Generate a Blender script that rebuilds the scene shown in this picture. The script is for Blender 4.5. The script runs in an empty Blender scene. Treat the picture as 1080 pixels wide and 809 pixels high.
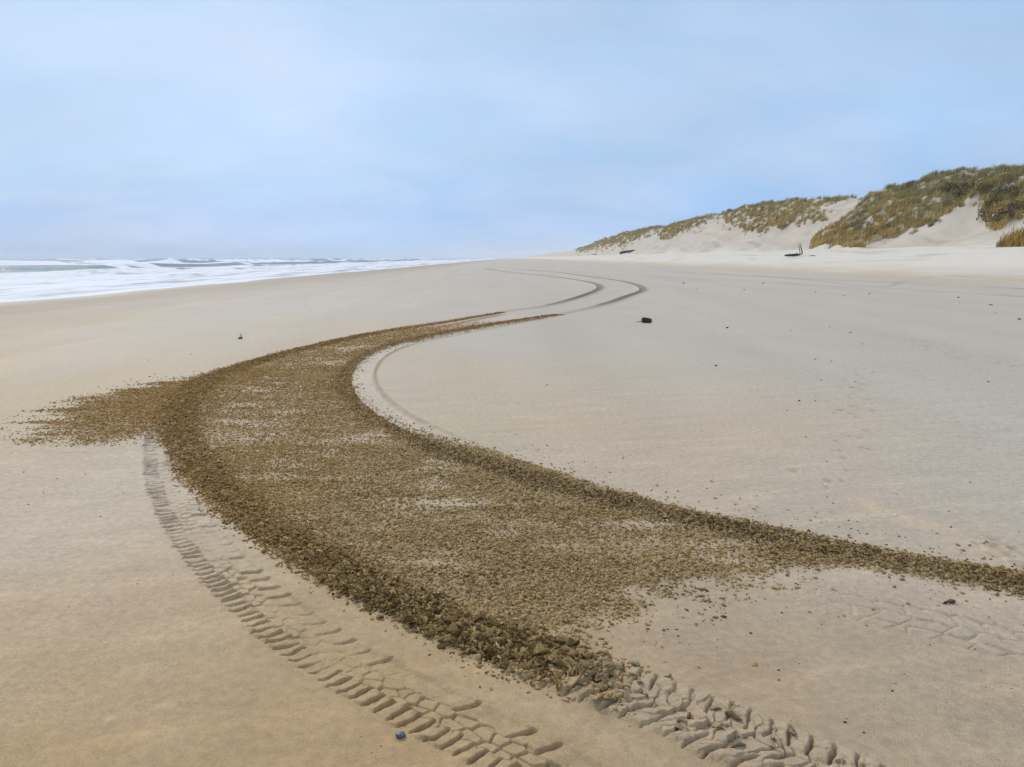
import bpy, math, random
import numpy as np

rng = np.random.default_rng(11)
random.seed(11)
R = math.radians
C = bpy.context.scene.collection

# ------------------------------------------------------------------ camera model
PW, PH, F = 1080.0, 809.0, 790.0
HORIZON = 272.0
CAMZ = 1.65
PITCH = math.atan((PH / 2 - HORIZON) / F)
CP, SP = math.cos(PITCH), math.sin(PITCH)
SEA_Z = -1.1


def project(X, Y, Z):
    dz = Z - CAMZ
    d = Y * CP - dz * SP
    up = Y * SP + dz * CP
    d = np.where(d > 0.05, d, 0.05)
    return PW / 2 + F * X / d, PH / 2 - F * up / d


# ------------------------------------------------------------------ noise
_A = rng.random((256, 256)) * 2 * np.pi
_GX, _GY = np.cos(_A), np.sin(_A)


def gn(x, y, seed=0):
    x = np.asarray(x, float) + seed * 37.31
    y = np.asarray(y, float) + seed * 91.73
    xf, yf = np.floor(x), np.floor(y)
    xi, yi = xf.astype(np.int64) & 255, yf.astype(np.int64) & 255
    fx, fy = x - xf, y - yf
    u = fx * fx * fx * (fx * (fx * 6 - 15) + 10)
    v = fy * fy * fy * (fy * (fy * 6 - 15) + 10)
    x1, y1 = (xi + 1) & 255, (yi + 1) & 255

    def g(a, b, dx, dy):
        return _GX[a, b] * dx + _GY[a, b] * dy
    n0 = g(xi, yi, fx, fy) * (1 - u) + g(x1, yi, fx - 1, fy) * u
    n1 = g(xi, y1, fx, fy - 1) * (1 - u) + g(x1, y1, fx - 1, fy - 1) * u
    return (n0 * (1 - v) + n1 * v) * 1.5


def fbm(x, y, seed=0, o=3):
    s, a, t = 0, 1.0, 0
    for i in range(o):
        s = s + a * gn(x * 2 ** i, y * 2 ** i, seed + i * 5)
        t += a
        a *= 0.5
    return s / t


def sst(a, b, x):
    t = np.clip((x - a) / (b - a), 0, 1)
    return t * t * (3 - 2 * t)


# ------------------------------------------------------------------ base terrain
_px = np.array([-3000, -400, -120, -60, -45, -33, -26, -18, -10, -4, 3, 8, 13, 17, 20, 23, 26, 29, 32, 35, 40, 3000.])
_pz = np.array([-9, -9, -5, -2.6, -1.75, -1.15, -0.82, -0.42, -0.14, 0, 0, .05, .17, .33, .52, .95, 1.6, 2.15, 2.45, 2.6, 2.6, 2.6])
_lx = np.arange(-130, 60, 0.1)
_lz = np.interp(_lx, _px, _pz)
_k = np.exp(-0.5 * (np.arange(-30, 31) / 11.0) ** 2)
_k /= _k.sum()
_lz = np.convolve(np.pad(_lz, 30, mode='edge'), _k, mode='valid')

XC = 52.0
_sx = np.array([548, 570, 600, 620, 640, 660, 680, 700, 715, 735, 752, 765, 780, 800, 815, 832, 850, 870, 890, 910, 925, 940,
                960, 980, 1000, 1020, 1045, 1060, 1080, 1140, 1250, 1500.])
_sy = np.array([271, 268.5, 265, 260, 253, 247, 243, 240, 237, 232, 227.5, 228, 224, 219.5, 216.5, 215.5, 215, 212, 210, 208, 206, 202.5,
                197.5, 192, 188.5, 187, 186.5, 184, 181.5, 172, 166, 166.])
_cy = XC * F / (_sx - PW / 2)
_ch = CAMZ + (HORIZON - _sy) * _cy / F - 0.45
_o = np.argsort(_cy)
_cy, _ch = _cy[_o], np.clip(_ch[_o], 5.0, 15.5)


def in_poly(x, y, poly):
    p = np.asarray(poly, float)
    ins = np.zeros(np.shape(x), bool)
    j = len(p) - 1
    for i in range(len(p)):
        xi, yi, xj, yj = p[i, 0], p[i, 1], p[j, 0], p[j, 1]
        if yi != yj:
            ins ^= ((yi > y) != (yj > y)) & (x < (xj - xi) * (y - yi) / (yj - yi) + xi)
        j = i
    return ins


# marram grass patches as outlines on the dune faces (seen in the photo, carried on to the dune surface)
GRASS = {
    'near': [(857, 264), (861, 250), (872, 243), (887, 235), (899, 227), (908, 217), (918, 208), (940, 195), (980, 180), (1020, 172), (1090, 160), (1120, 160),
             (1120, 204), (1079, 229), (1067, 235), (1049, 245), (1037, 234), (1041, 217), (1021, 218), (1012, 218), (988, 232), (955, 244), (928, 255), (900, 262), (885, 264)],
    'middle': [(760, 238), (766, 231), (758, 224), (790, 214), (835, 208), (850, 214), (868, 212), (893, 206), (908, 206), (893, 211), (866, 217), (852, 219), (864, 223), (871, 231), (866, 236), (845, 238),
               (820, 242), (795, 246), (785, 243), (775, 238)],
    'further': [(694, 252), (700, 243), (716, 236), (740, 226), (757, 224), (750, 232), (733, 241), (715, 248), (702, 252)],
    'far': [(606, 264), (630, 254), (650, 243), (672, 236), (700, 234), (722, 231), (716, 237), (698, 241), (690, 244), (680, 248), (664, 254), (654, 259), (640, 259), (625, 263)],
}


def base_z(X, Y):
    z = np.interp(np.clip(X, -130, 59), _lx, _lz)
    z = np.where(X < -129, np.interp(X, _px, _pz), z)
    amp = 0.010 + 0.05 * sst(6, 20, np.abs(X)) + 0.10 * sst(24, 32, X)
    z = z + amp * fbm(X / 7.0, Y / 17.0, 3, 3)
    z = z + sst(23, 27, X) * sst(37, 34, X) * (.07 * fbm(X / .9, Y / 2.6, 24, 3) + .07 * gn(X / 3, Y / 9, 25))
    # dunes
    m = X > 28
    if np.any(m):
        x, y = X[m], Y[m]
        yy = np.abs(y)
        H = np.interp(yy, _cy, _ch)
        ly = np.log(np.maximum(yy, 20.0))
        H = H + (2.2 * gn(ly * 11, ly * 0, 12) + 1.3 * gn(ly * 27, ly * 0, 13)) * np.clip(yy, 0, 420) / F
        xt = 35.0 + 2.2 * gn(yy / 14.0, x * 0, 9) + 1.0 * gn(yy / 5.0, x * 0, 10)
        # bare hollow in front of the near shrubs
        xt = xt + 2.5 * np.exp(-((yy - 66) / 10.0) ** 2)
        u = np.clip((x - xt) / (XC - xt), 0, 1)
        f = 0.45 * u + 0.55 * u * u * (3 - 2 * u)
        f = f * sst(0, 0.12, u)
        base0 = 2.6
        d = (H - base0) * f
        back = sst(XC, XC + 40, x)
        d = d * (1 - 0.35 * back)
        d = d + u * (1 - back) * (0.9 * fbm(x / 7.0, yy / 9.0, 21, 3)) * sst(0.0, .3, u) * (1 - 0.8 * sst(.8, 1., u))
        d = d + sst(0, .1, u) * (1 - back) * (.20 * fbm(x / 1.5, yy / 2.6, 22, 3)) - .35 * u * (1 - u) * np.abs(fbm(x / 9, yy / 3.2, 23, 2))
        d = d + back * 2.0 * fbm(x / 18., yy / 22., 31, 3)
        z = z.copy()
        z[m] = z[m] + d
    return z


def smooth_mound(X, Y, z):
    """hummocks under the grass: the sand stands a little higher where marram holds it"""
    m = (X > 33) & (Y > 30)
    if np.any(m):
        pu, pv = project(X[m], Y[m], z[m])
        h = np.zeros(pu.shape)
        for k, p in GRASS.items():
            acc = 0
            for ox, oy in ((0, 0), (4, 0), (-4, 0), (0, 4), (0, -4)):
                acc = acc + in_poly(pu + ox, pv + oy, p)
            h = np.maximum(h, acc / 5.0)
        z = z.copy()
        z[m] += h * (0.45 + 0.75 * gn(X[m] / 2.4, Y[m] / 2.8, 41) + .25 * gn(X[m] / 1.0, Y[m] / 1.1, 42))
    return z


def unproject(px, py, it=60):
    """pixel of the photograph -> point on the base terrain (march + bisection)"""
    px, py = np.atleast_1d(np.asarray(px, float)), np.atleast_1d(np.asarray(py, float))
    dx = (px - PW / 2) / F
    up = -(py - PH / 2) / F
    dy = CP + up * SP
    dz = -SP + up * CP
    if (py > 300).all() and (px < 1000).all() or (py > 340).all():
        t = -CAMZ / dz
        t = np.abs(t)
        for _ in range(25):
            t = t * .3 + .7 * (base_z(dx * t, dy * t) - CAMZ) / dz
        return np.stack([dx * t, dy * t], 1)
    if len(px) > 1 and (py > 340).any():
        out_ = np.zeros((len(px), 2))
        k_ = py > 340
        out_[k_] = unproject(px[k_], py[k_])
        out_[~k_] = unproject(px[~k_], py[~k_])
        return out_
    ts = np.concatenate([np.linspace(8, 20, 40), np.geomspace(20.1, 1500, 420)])
    lo = np.zeros(len(px))
    hi = np.full(len(px), 1500.0)
    done = np.zeros(len(px), bool)
    prev = 0.5
    for t in ts:
        below = (CAMZ + dz * t) < base_z(dx * t, dy * t)
        new = below & ~done
        lo[new], hi[new] = prev, t
        done |= below
        prev = t
    for _ in range(30):
        mid = (lo + hi) / 2
        below = (CAMZ + dz * mid) < base_z(dx * mid, dy * mid)
        hi = np.where(below, mid, hi)
        lo = np.where(below, lo, mid)
    return np.stack([dx * hi, dy * hi], 1)


def catmull(P, n=12):
    P = np.asarray(P, float)
    Q = np.vstack([2 * P[0] - P[1], P, 2 * P[-1] - P[-2]])
    out = []
    for i in range(1, len(Q) - 2):
        p0, p1, p2, p3 = Q[i - 1], Q[i], Q[i + 1], Q[i + 2]
        t = np.linspace(0, 1, n, endpoint=False)[:, None]
        out.append(0.5 * ((2 * p1) + (-p0 + p2) * t + (2 * p0 - 5 * p1 + 4 * p2 - p3) * t ** 2 + (-p0 + 3 * p1 - 3 * p2 + p3) * t ** 3))
    out.append(P[-1:])
    return np.vstack(out)


class Path:
    """a line on the ground: smooth, resampled finer close by"""

    def __init__(s, pix, w):
        pix = np.asarray(pix, float)
        pts = catmull(pix, 14)
        g = unproject(pts[:, 0], pts[:, 1])
        for _ in range(3):
            g[1:-1] = (g[:-2] + 2 * g[1:-1] + g[2:]) / 4
        d = np.r_[0, np.cumsum(np.hypot(*np.diff(g, axis=0).T))]
        pos, q = [], 0.0
        while q < d[-1]:
            pos.append(q)
            r = np.hypot(np.interp(q, d, g[:, 0]), np.interp(q, d, g[:, 1]))
            q += min(max(0.012, 0.006 * r), 0.6)
        pos = np.array(pos)
        s.s = pos
        s.P = np.stack([np.interp(pos, d, g[:, 0]), np.interp(pos, d, g[:, 1])], 1)
        T = np.gradient(s.P, axis=0)
        s.T = T / np.maximum(np.hypot(T[:, 0], T[:, 1])[:, None], 1e-9)
        s.w = w
        s.L = d[-1]

    def near(s, X, Y, reach):
        """(index of points within reach, arc length, signed offset)"""
        best = np.full(X.shape, 1e9)
        bi = np.full(X.shape, -1, np.int32)
        n = len(s.P)
        step = 40
        for a in range(0, n, step):
            b = min(n, a + step + 1)
            p = s.P[a:b]
            lo, hi = p.min(0) - reach, p.max(0) + reach
            c = np.nonzero((X > lo[0]) & (X < hi[0]) & (Y > lo[1]) & (Y < hi[1]))[0]
            for q in range(0, len(c), 60000):
                cc = c[q:q + 60000]
                d2 = (X[cc][:, None] - p[None, :, 0]) ** 2 + (Y[cc][:, None] - p[None, :, 1]) ** 2
                k = d2.argmin(1)
                dm = d2[np.arange(len(cc)), k]
                up = dm < best[cc]
                best[cc[up]] = dm[up]
                bi[cc[up]] = a + k[up]
        idx = np.nonzero(best < reach * reach)[0]
        k = bi[idx]
        dx, dy = X[idx] - s.P[k, 0], Y[idx] - s.P[k, 1]
        t = dx * s.T[k, 1] - dy * s.T[k, 0]           # + to the right of travel
        al = dx * s.T[k, 0] + dy * s.T[k, 1]
        return idx, s.s[k] + al, t, k


FRONT_LEFT = [(182, 430), (172, 455), (171, 480), (177, 508), (197, 550), (238, 601), (292, 650), (346, 689), (397, 718), (449, 745), (508, 775), (562, 805), (635, 848), (730, 905)]
REAR_LEFT = [(400, 351), (330, 366), (270, 382), (218, 402), (193, 425), (188, 450), (203, 482), (235, 520), (284, 560), (342, 594), (402, 626), (460, 653), (520, 678), (575, 697), (640, 720), (700, 744), (760, 769), (830, 799), (900, 830), (1000, 878)]
FAR_SEA = [(400, 351), (470, 340), (535, 328.5), (569, 324), (595, 318.5), (618, 311.5), (630, 306.5), (633, 303), (627, 299.5), (613, 296.5), (591, 293.2), (569, 290.6), (547, 288.2), (524, 285.5), (511, 283.5)]
REAR_RIGHT = [(591, 331.5), (540, 339), (500, 345.5), (455, 354), (418, 363), (388, 375), (366, 393), (368, 413), (392, 435), (430, 457), (480, 479), (540, 499), (600, 516), (660, 532), (720, 546), (800, 563), (870, 578), (930, 589), (1000, 602), (1080, 617), (1200, 640)]
FAR_DUNE = [(591, 331.5), (618, 326), (644, 319.4), (662, 313), (675, 308.5), (678.5, 305.5), (673, 301.7), (658, 297.5), (640, 294.5), (618, 291.6), (591, 287.8), (575, 286.2), (540, 283.6)]
FRONT_RIGHT = [(585, 333.2), (520, 345), (470, 354), (425, 363.5), (398, 374.5), (384, 388), (381, 402), (388, 417), (404, 432), (428, 447), (461, 462), (503, 477), (560, 494)]
FRONT_RIGHT_END = [(700, 585), (770, 603), (837, 622), (899, 638), (975, 655), (1080, 680), (1200, 706)]
INNER_LINE = [(536, 330.5), (470, 344), (420, 353.5), (370, 363), (325, 374), (290, 386), (262, 402)]
DRIVE_A = [(600, 287), (680, 290.5), (754, 296), (821, 298.5), (884, 302.6), (939, 304.6), (995, 308), (1080, 313), (1180, 319)]
DRIVE_B = [(640, 284), (720, 288), (800, 291), (860, 296), (930, 303), (955, 296), (1000, 291), (1080, 296)]
DRIVE_C = [(700, 285), (820, 293), (930, 297), (1080, 305)]

P_FL = Path(FRONT_LEFT, 0.142)
P_RL = Path(REAR_LEFT, 0.152)
P_FS = Path(FAR_SEA, 0.16)
P_RR = Path(REAR_RIGHT, 0.165)
P_FD = Path(FAR_DUNE, 0.16)
P_FR = Path(FRONT_RIGHT, 0.15)
P_FE = Path(FRONT_RIGHT_END, 0.16)
P_IN = Path(INNER_LINE, 0.11)
P_DA = Path(DRIVE_A, 0.16)
P_DB = Path(DRIVE_B, 0.16)
P_DC = Path(DRIVE_C, 0.16)


def poly_ground(pix):
    pix = np.asarray(pix, float)
    dense = []
    for i in range(len(pix)):
        a, b = pix[i], pix[(i + 1) % len(pix)]
        n = max(1, int(np.hypot(*(b - a)) / 25))
        for k in range(n):
            dense.append(a + (b - a) * k / n)
    dense = np.array(dense)
    return unproject(dense[:, 0], dense[:, 1])


def poly_sd(X, Y, poly):
    """signed distance, positive inside"""
    d = np.full(X.shape, 1e9)
    n = len(poly)
    for i in range(n):
        a, b = poly[i], poly[(i + 1) % n]
        e = b - a
        L = max(e @ e, 1e-12)
        t = np.clip(((X - a[0]) * e[0] + (Y - a[1]) * e[1]) / L, 0, 1)
        d = np.minimum(d, (X - a[0] - t * e[0]) ** 2 + (Y - a[1] - t * e[1]) ** 2)
    return np.sqrt(d) * np.where(in_poly(X, Y, poly), 1, -1)


FIELD = poly_ground([(535, 330), (480, 337), (430, 344), (380, 352), (330, 363), (280, 376), (235, 390), (192, 404), (168, 425), (165, 455), (176, 487), (205, 512), (240, 545), (300, 583), (360, 617), (420, 648), (470, 672),
                     (520, 682), (590, 668), (640, 645), (665, 622), (720, 614), (790, 608), (850, 601), (900, 599), (960, 608), (1020, 618), (1110, 634),
                     (1110, 609), (1040, 597), (1000, 590), (950, 582), (900, 573), (850, 563), (800, 553), (750, 542), (700, 530), (650, 516), (600, 501), (560, 489), (520, 476), (480, 464), (440, 447),
                     (408, 434), (382, 415), (370, 400), (374, 386), (392, 374), (425, 362), (470, 352), (520, 342), (585, 332.5)])
SPARSE = poly_ground([(500, 640), (520, 690), (570, 690), (640, 672), (690, 655), (760, 625), (850, 606), (880, 590), (800, 580), (650, 590)])
FAN = poly_ground([(196, 400), (150, 412), (100, 425), (62, 440), (48, 456), (72, 466), (110, 461), (140, 458), (165, 452), (185, 445)])
FAN_O = unproject([187], [424])[0]
SPRAY = [Path(p, 0.16) for p in (
    [(195, 415), (150, 422), (105, 432), (68, 440)],
    [(192, 425), (150, 437), (105, 450), (62, 466)],
    [(190, 408), (155, 413), (120, 420), (95, 427)],
    [(185, 440), (150, 450), (110, 462), (75, 474)],
)]


def field_masks(X, Y):
    """how churned the ground is: (crumb density, clod density, warm tint)"""
    n = len(X)
    crumb, clod, warm = np.zeros(n), np.zeros(n), np.zeros(n)
    near = np.nonzero((X > -8) & (X < 7) & (Y > 1.2) & (Y < 34))[0]
    if len(near):
        x, y = X[near], Y[near]
        sd = poly_sd(x, y, FIELD) + 0.06 * fbm(x * 3.0, y * 3.0, 51, 3)
        streak = fbm(x * 1.6 + y * 0.5, y * 5.0, 52, 3)
        patch = fbm(x * 0.9, y * 0.9, 56, 3)
        inner = 0.66 + 0.80 * streak + 0.85 * patch
        inner = np.clip(inner, 0.12, 1.25) + 0.45 * np.exp(-np.abs(sd) / 0.45)
        c = sst(-0.05, 0.12, sd) * inner
        c += 0.030 * np.exp(np.minimum(sd, 0) / 0.22) * (sd < 0.0) * (X[near] > -.2)
        c *= sst(20.5, 15.0, y)
        sp = poly_sd(x, y, SPARSE)
        c = np.maximum(c, sst(-0.25, 0.3, sp) * np.clip(0.30 + 1.1 * fbm(x * 4, y * 4, 53, 3), 0.0, 0.8))
        crumb[near] = c
    for p, w0 in ((P_RL, 0.185), (P_RR, 0.17), (P_FS, .13)):
        idx, s, t, k = p.near(X, Y, 0.8)
        if not len(idx):
            continue
        q = s / p.L
        px, py = project(p.P[k, 0], p.P[k, 1], np.zeros(len(k)))
        if p is P_RL:
            along = 1 - sst(575, 700, px) * (py > 600)
            wid = w0 * (1 + 0.25 * gn(s * 1.3, s * 0, 61)) * (1 + .35 * (py < 440)) * (1 - .22 * sst(480, 600, py)) * (.72 + .28 * sst(0, 6, s)) * sst(-.7, .4, s)
        elif p is P_FS:
            along = sst(545, 495, px) * (py > 329) * sst(-.5, .5, s)
            wid = w0 * (1.45 - .65 * sst(400, 470, px))
        else:
            along = np.ones(len(idx))
            wid = w0 * (1 + 0.25 * gn(s * 1.3, s * 0, 62)) * np.where(px > 500, .8, 1.)
        far_fade = sst(326, 336, py)
        v = np.exp(-(np.abs(t) / wid) ** 3) * along * far_fade
        clod[idx] = np.maximum(clod[idx], v)
    if len(near):
        fs = poly_sd(x, y, FAN)
        q = np.hypot(x - FAN_O[0], y - FAN_O[1]) / 2.6
        st = fbm(x * 1.1, y * 4.5, 57, 3)
        v = sst(-.45, .45, fs + .7 * st) * np.clip(1.45 - 1.15 * q + .9 * st, 0, 1.2)
        v = v * sst(1.75, 1.25, q)
        v = np.maximum(v, .055 * sst(-1.0, .1, fs) * sst(1.9, 1.4, q) * np.clip(.7 + 1.4 * fbm(x * 2.5, y * 2.5, 58, 2), 0, 1.6))
        crumb[near] = np.maximum(crumb[near], v)
        warm[near] = np.maximum(warm[near], np.clip(v * 2, 0, 1))
    for p in SPRAY:
        idx, s, t, k = p.near(X, Y, 1.0)
        if not len(idx):
            continue
        q = s / p.L
        wid = 0.14 + 0.30 * q
        v = (2.0 - 1.75 * q) * np.exp(-(t / wid) ** 2) * np.clip(.75 + 1.3 * fbm(X[idx] * 1.5, Y[idx] * 4, 54, 2), 0, 1.5)
        v = v * sst(1.06, 0.8, q)
        crumb[idx] = np.maximum(crumb[idx], v)
        warm[idx] = np.maximum(warm[idx], np.clip(v * 1.3, 0, 1))
    warm = np.maximum(warm, np.maximum(sst(6.5, 12, Y), sst(-.3, -2.2, X)) * 0.85) * sst(34, 22, Y)
    return np.clip(crumb, 0, 1.5), clod, warm


def cells(u, v, seed=0, jit=0.8):
    """jittered cells: nearest distance, second distance, id noise, local offsets"""
    iu, iv = np.floor(u), np.floor(v)
    f1 = np.full(u.shape, 9.0)
    f2 = np.full(u.shape, 9.0)
    cid = np.zeros(u.shape)
    lu = np.zeros(u.shape)
    lv = np.zeros(u.shape)
    for a in (-1, 0, 1):
        for b in (-1, 0, 1):
            cu, cv = iu + a, iv + b
            ai, bi = (cu.astype(np.int64) * 7 + seed * 13) & 255, (cv.astype(np.int64) * 11 + seed * 29) & 255
            ju, jv = _A[ai, bi] / 6.2832, _A[bi, (ai * 3 + 17) & 255] / 6.2832
            off = 0.5 * (np.abs(cv.astype(np.int64)) % 2)
            du = u - (cu + 0.5 + jit * (ju - .5) + off - 0.25)
            dv = v - (cv + 0.5 + jit * (jv - .5) * .6)
            d = np.hypot(du, dv)
            c = d < f1
            f2 = np.where(c, f1, np.minimum(f2, d))
            lu, lv = np.where(c, du, lu), np.where(c, dv, lv)
            cid = np.where(c, _A[(ai * 5 + 3) & 255, (bi * 7 + 1) & 255] / 6.2832, cid)
            f1 = np.where(c, d, f1)
    return f1, f2, cid, lu, lv


def lug(ph, sig=0.045):
    """one pressed lug after another: slow rise, rounded top, sharp fall"""
    f = ph - np.floor(ph)
    dome = (.45 + .55 * sst(0.0, 0.7, f)) * sst(0, .12, f) * (1 - sst(0.86, 0.93, f))
    return dome - 1.5 * np.exp(-((f - 0.93) / sig) ** 2)


def tread(s, t, w, pitch, depth, seed, right=0.5):
    s0 = s + 0.010 * gn(s * 9, t * 9, seed) + 0.005 * gn(s * 30, t * 30, seed + 1)
    tn = t / w
    tj = tn + 0.10 * gn(s * 10, t * 8, seed + 2)
    strength = np.clip(0.80 + 0.7 * gn(s * 2.2, t * 3, seed + 3) + .5 * gn(s * 14, t * 10, seed + 4), .15, 1.4)
    sig = .045 + .05 * sst(2.6, .8, s)
    left = lug(s0 / pitch + 0.14 * np.abs(tn) + .05 * gn(s * 3, t * 5, seed + 9), sig) * sst(-0.22, -0.36, tj) * sst(1.12, 0.98, -tj + .08 * gn(s * 14, t * 0, seed + 7))
    rgt = lug(s0 / (pitch * 1.9) - 0.62 * tn + .4) * sst(-.5, .2, gn(s * 5, t * 0, seed + 11)) * sst(0.30, 0.45, tj) * sst(1.12, .98, tj)
    f1, f2, cid, lu, lv = cells(s0 / (pitch * 1.25), t / (w * 0.36), seed)
    mid = (1.2 * sst(0.0, 0.12, f2 - f1) - 0.8 + 0.5 * (cid - .5) + .8 * lu) * sst(0.50, 0.36, np.abs(tj + .03))
    h = depth * strength * (left * 1.35 + rgt * right + mid * 0.70)
    return h


def track_z(X, Y):
    """everything that the wheels did to the sand -> (height, tone, track id)
    tone > 0: loosened damp (darker) sand, tone < 0: smeared pale sand"""
    n = len(X)
    z = np.zeros(n)
    tone = np.zeros(n)
    tid = np.zeros(n, np.int8)
    crumb, clod, warm = field_masks(X, Y)
    m = np.nonzero((crumb + clod) > 0.02)[0]
    if len(m):
        x, y = X[m], Y[m]
        rough = fbm(x * 26, y * 30, 71, 3) * 0.020 + fbm(x * 75, y * 80, 75, 2) * 0.012
        z[m] += np.clip(crumb[m], 0, 1) * (0.004 + rough * 0.75) + clod[m] * (0.003 + rough * 1.1)
        fleck = np.clip(.85 + 1.0 * fbm(x * 30, y * 38, 77, 2), .2, 1.5)
        tone[m] += (1.0 * np.clip(crumb[m] - 0.04, 0, 1) + 0.45 * clod[m]) * fleck
    # crisp tread, front wheel
    idx, s, t, k = P_FL.near(X, Y, 0.32)
    if len(idx):
        a = sst(0.1, .5, s) * (1 - 0.85 * np.clip(clod[idx], 0, 1))
        h = tread(s, -t, P_FL.w, 0.066, 0.0128, 3, 0.80)
        tn = np.abs(t) / P_FL.w
        h = h * sst(1.25, 1.0, tn) - 0.009 * sst(1.08, .85, tn) + 0.006 * np.exp(-((tn - 1.12) / 0.12) ** 2) * (0.7 + gn(s * 8, t * 8, 5))
        z[idx] += h * a
        tone[idx] += 0.05 * a * sst(1.15, .95, tn)
        tid[idx[(tn < 1.18) & (s > 0.5)]] = 1
    # churned then plated tread, rear wheel
    idx, s, t, k = P_RL.near(X, Y, 0.36)
    if len(idx):
        px, py = project(p_x := P_RL.P[k, 0], P_RL.P[k, 1], np.zeros(len(k)))
        a = sst(470, 640, px) * (py > 600)
        w = P_RL.w
        tn = np.abs(t) / w
        tw = t + .012 * gn(s * 8, t * 8, 8)
        sw = s + .026 * gn(s * 9, t * 9, 9) + .010 * gn(s * 26, t * 26, 17) + 0.55 * np.abs(tw)
        f1, f2, cid, lu, lv = cells(sw / 0.066, tw / 0.098, 4, .9)
        edge = f2 - f1
        h = 0.013 * sst(0.0, 0.09, edge) - 0.006 + 0.006 * (cid - .5) + 0.020 * lu * (0.1 + 1.1 * cid) - .006 * lv * np.sign(t) - .006 * np.exp(-(edge / .05) ** 2)
        tnn = t / w + .10 * gn(s * 9, t * 9, 33)
        str_ = np.clip(.85 + .7 * gn(s * 3, t * 4, 34) + .5 * gn(s * 13, t * 11, 35), .2, 1.5)
        ls = s + .014 * gn(s * 9, t * 9, 36) + .006 * gn(s * 28, t * 28, 37)
        chev = lug(ls / .074 - .35 * tnn, .06) * sst(-.28, -.42, tnn) + lug(ls / .086 + .55 * tnn + .4, .06) * sst(.26, .40, tnn)
        h = h * (.35 + .65 * sst(.50, .30, np.abs(tnn))) + .0115 * str_ * chev
        h += 0.0045 * fbm(s * 20, t * 20, 13, 3) + .0025 * fbm(s * 60, t * 60, 14, 2)
        h += 0.007 * np.exp(-((tn - .9) / 0.25) ** 2)
        z[idx] += h * a * sst(1.25, 0.98, tn + 0.14 * gn(s * 7, t * 0, 15))
        tone[idx] += (-0.12 + 0.30 * (cid > .62) * sst(780, 560, px)) * a * sst(1.1, .95, tn)
        tid[idx[(tn < 1.3)]] = 2
    idx, s, t, k = P_RR.near(X, Y, 0.36)
    if len(idx):
        tn = np.abs(t) / P_RR.w
        tid[idx[tn < 1.2]] = 3
    # smooth rut with a standing rim, front wheel on the inside of the turn
    idx, s, t, k = P_FR.near(X, Y, 0.4)
    if len(idx):
        w = P_FR.w
        tn = t / w
        px, py = project(P_FR.P[k, 0], P_FR.P[k, 1], np.zeros(len(k)))
        a = sst(0.0, 0.08, s / P_FR.L) * sst(1.0, .86, s / P_FR.L)
        rutp = sst(1.1, 0.75, np.abs(tn))
        rim_in = np.exp(-((tn + 1.22) / 0.16) ** 2)
        z[idx] = z[idx] * (1 - rutp * a) + a * (-0.018 * rutp + 0.034 * rim_in * (0.8 + .5 * gn(s * 5, t * 0, 16)) + 0.010 * np.exp(-((tn - 1.15) / 0.2) ** 2)
                                               + rutp * 0.006 * fbm(s * 14, t * 14, 19, 2))
        tone[idx] = tone[idx] * (1 - rutp * a) - a * (0.45 * rutp) + a * 0.50 * rim_in
        crumb[idx] *= (1 - rutp * a * 0.88)
        clod[idx] *= (1 - rutp * a * 0.92)
        tid[idx[(np.abs(tn) < 1.5) & (s / P_FR.L < .93)]] = 4
    # faint plated tread at the right
    idx, s, t, k = P_FE.near(X, Y, 0.32)
    if len(idx):
        w = P_FE.w
        tn = np.abs(t) / w
        a = sst(.5, 1.5, s) * sst(1.2, .95, tn) * (1 - np.clip(clod[idx] + .8 * crumb[idx], 0, 1))
        f1, f2, cid, lu, lv = cells((s + .5 * np.abs(t)) / 0.12, t / 0.11, 6, .7)
        z[idx] += a * (0.011 * sst(0, .2, f2 - f1) - 0.003 + 0.006 * (cid - .5) - 0.013 * lu)
        tone[idx] -= 0.17 * a
        tid[idx[(tn < 1.15) & (s > 1.0)]] = 5
    # far sweeping ruts and old drive lines
    for p, dep, tn_gain, ident in ((P_FS, 0.07, 0.95, 6), (P_FD, 0.07, 0.95, 7), (P_IN, 0.03, 0.5, 0), (P_DA, 0.035, 0.0, 8), (P_DB, .012, 0.0, 8), (P_DC, .02, 0.0, 8)):
        idx, s, t, k = p.near(X, Y, 0.8)
        if not len(idx):
            continue
        w = p.w
        tn = np.abs(t) / w
        px, py = project(p.P[k, 0], p.P[k, 1], np.zeros(len(k)))
        a = np.ones(len(idx))
        if ident in (6, 7):
            # one half of each sweep was dug in, the other only pressed
            turn = 628 if ident == 6 else 672
            dug = sst(turn - 60, turn - 5, px) * .6 + .0
            dug = np.maximum(dug, (py < (303 if ident == 6 else 305)) * 1.0)
            if ident == 6:
                dug = np.maximum(dug, sst(530, 500, px))
            a = 0.25 + 0.75 * dug
        az = a * np.where(py > 322, .30, 1.0) * sst(-.2, 1.5, s)
        a = a * sst(-.2, 1.0, s)
        z[idx] += az * dep * (-0.8 * sst(1.0, .6, tn) + 0.9 * np.exp(-((tn - 1.35) / 0.35) ** 2))
        tone[idx] += a * tn_gain * 1.6 * sst(1.6, .9, tn) if tn_gain else 0
        if ident == 8:
            tone[idx] += 0.34 * sst(1.6, .8, tn) * np.clip(.6 + 1.2 * fbm(X[idx] / 1.5, Y[idx] / 6, 92, 2), 0, 1)
        tid[idx[(tn < 1.5)]] = np.where(tid[idx[(tn < 1.5)]] == 0, ident, tid[idx[(tn < 1.5)]])
    return z, tone, tid, crumb, clod, warm


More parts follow.
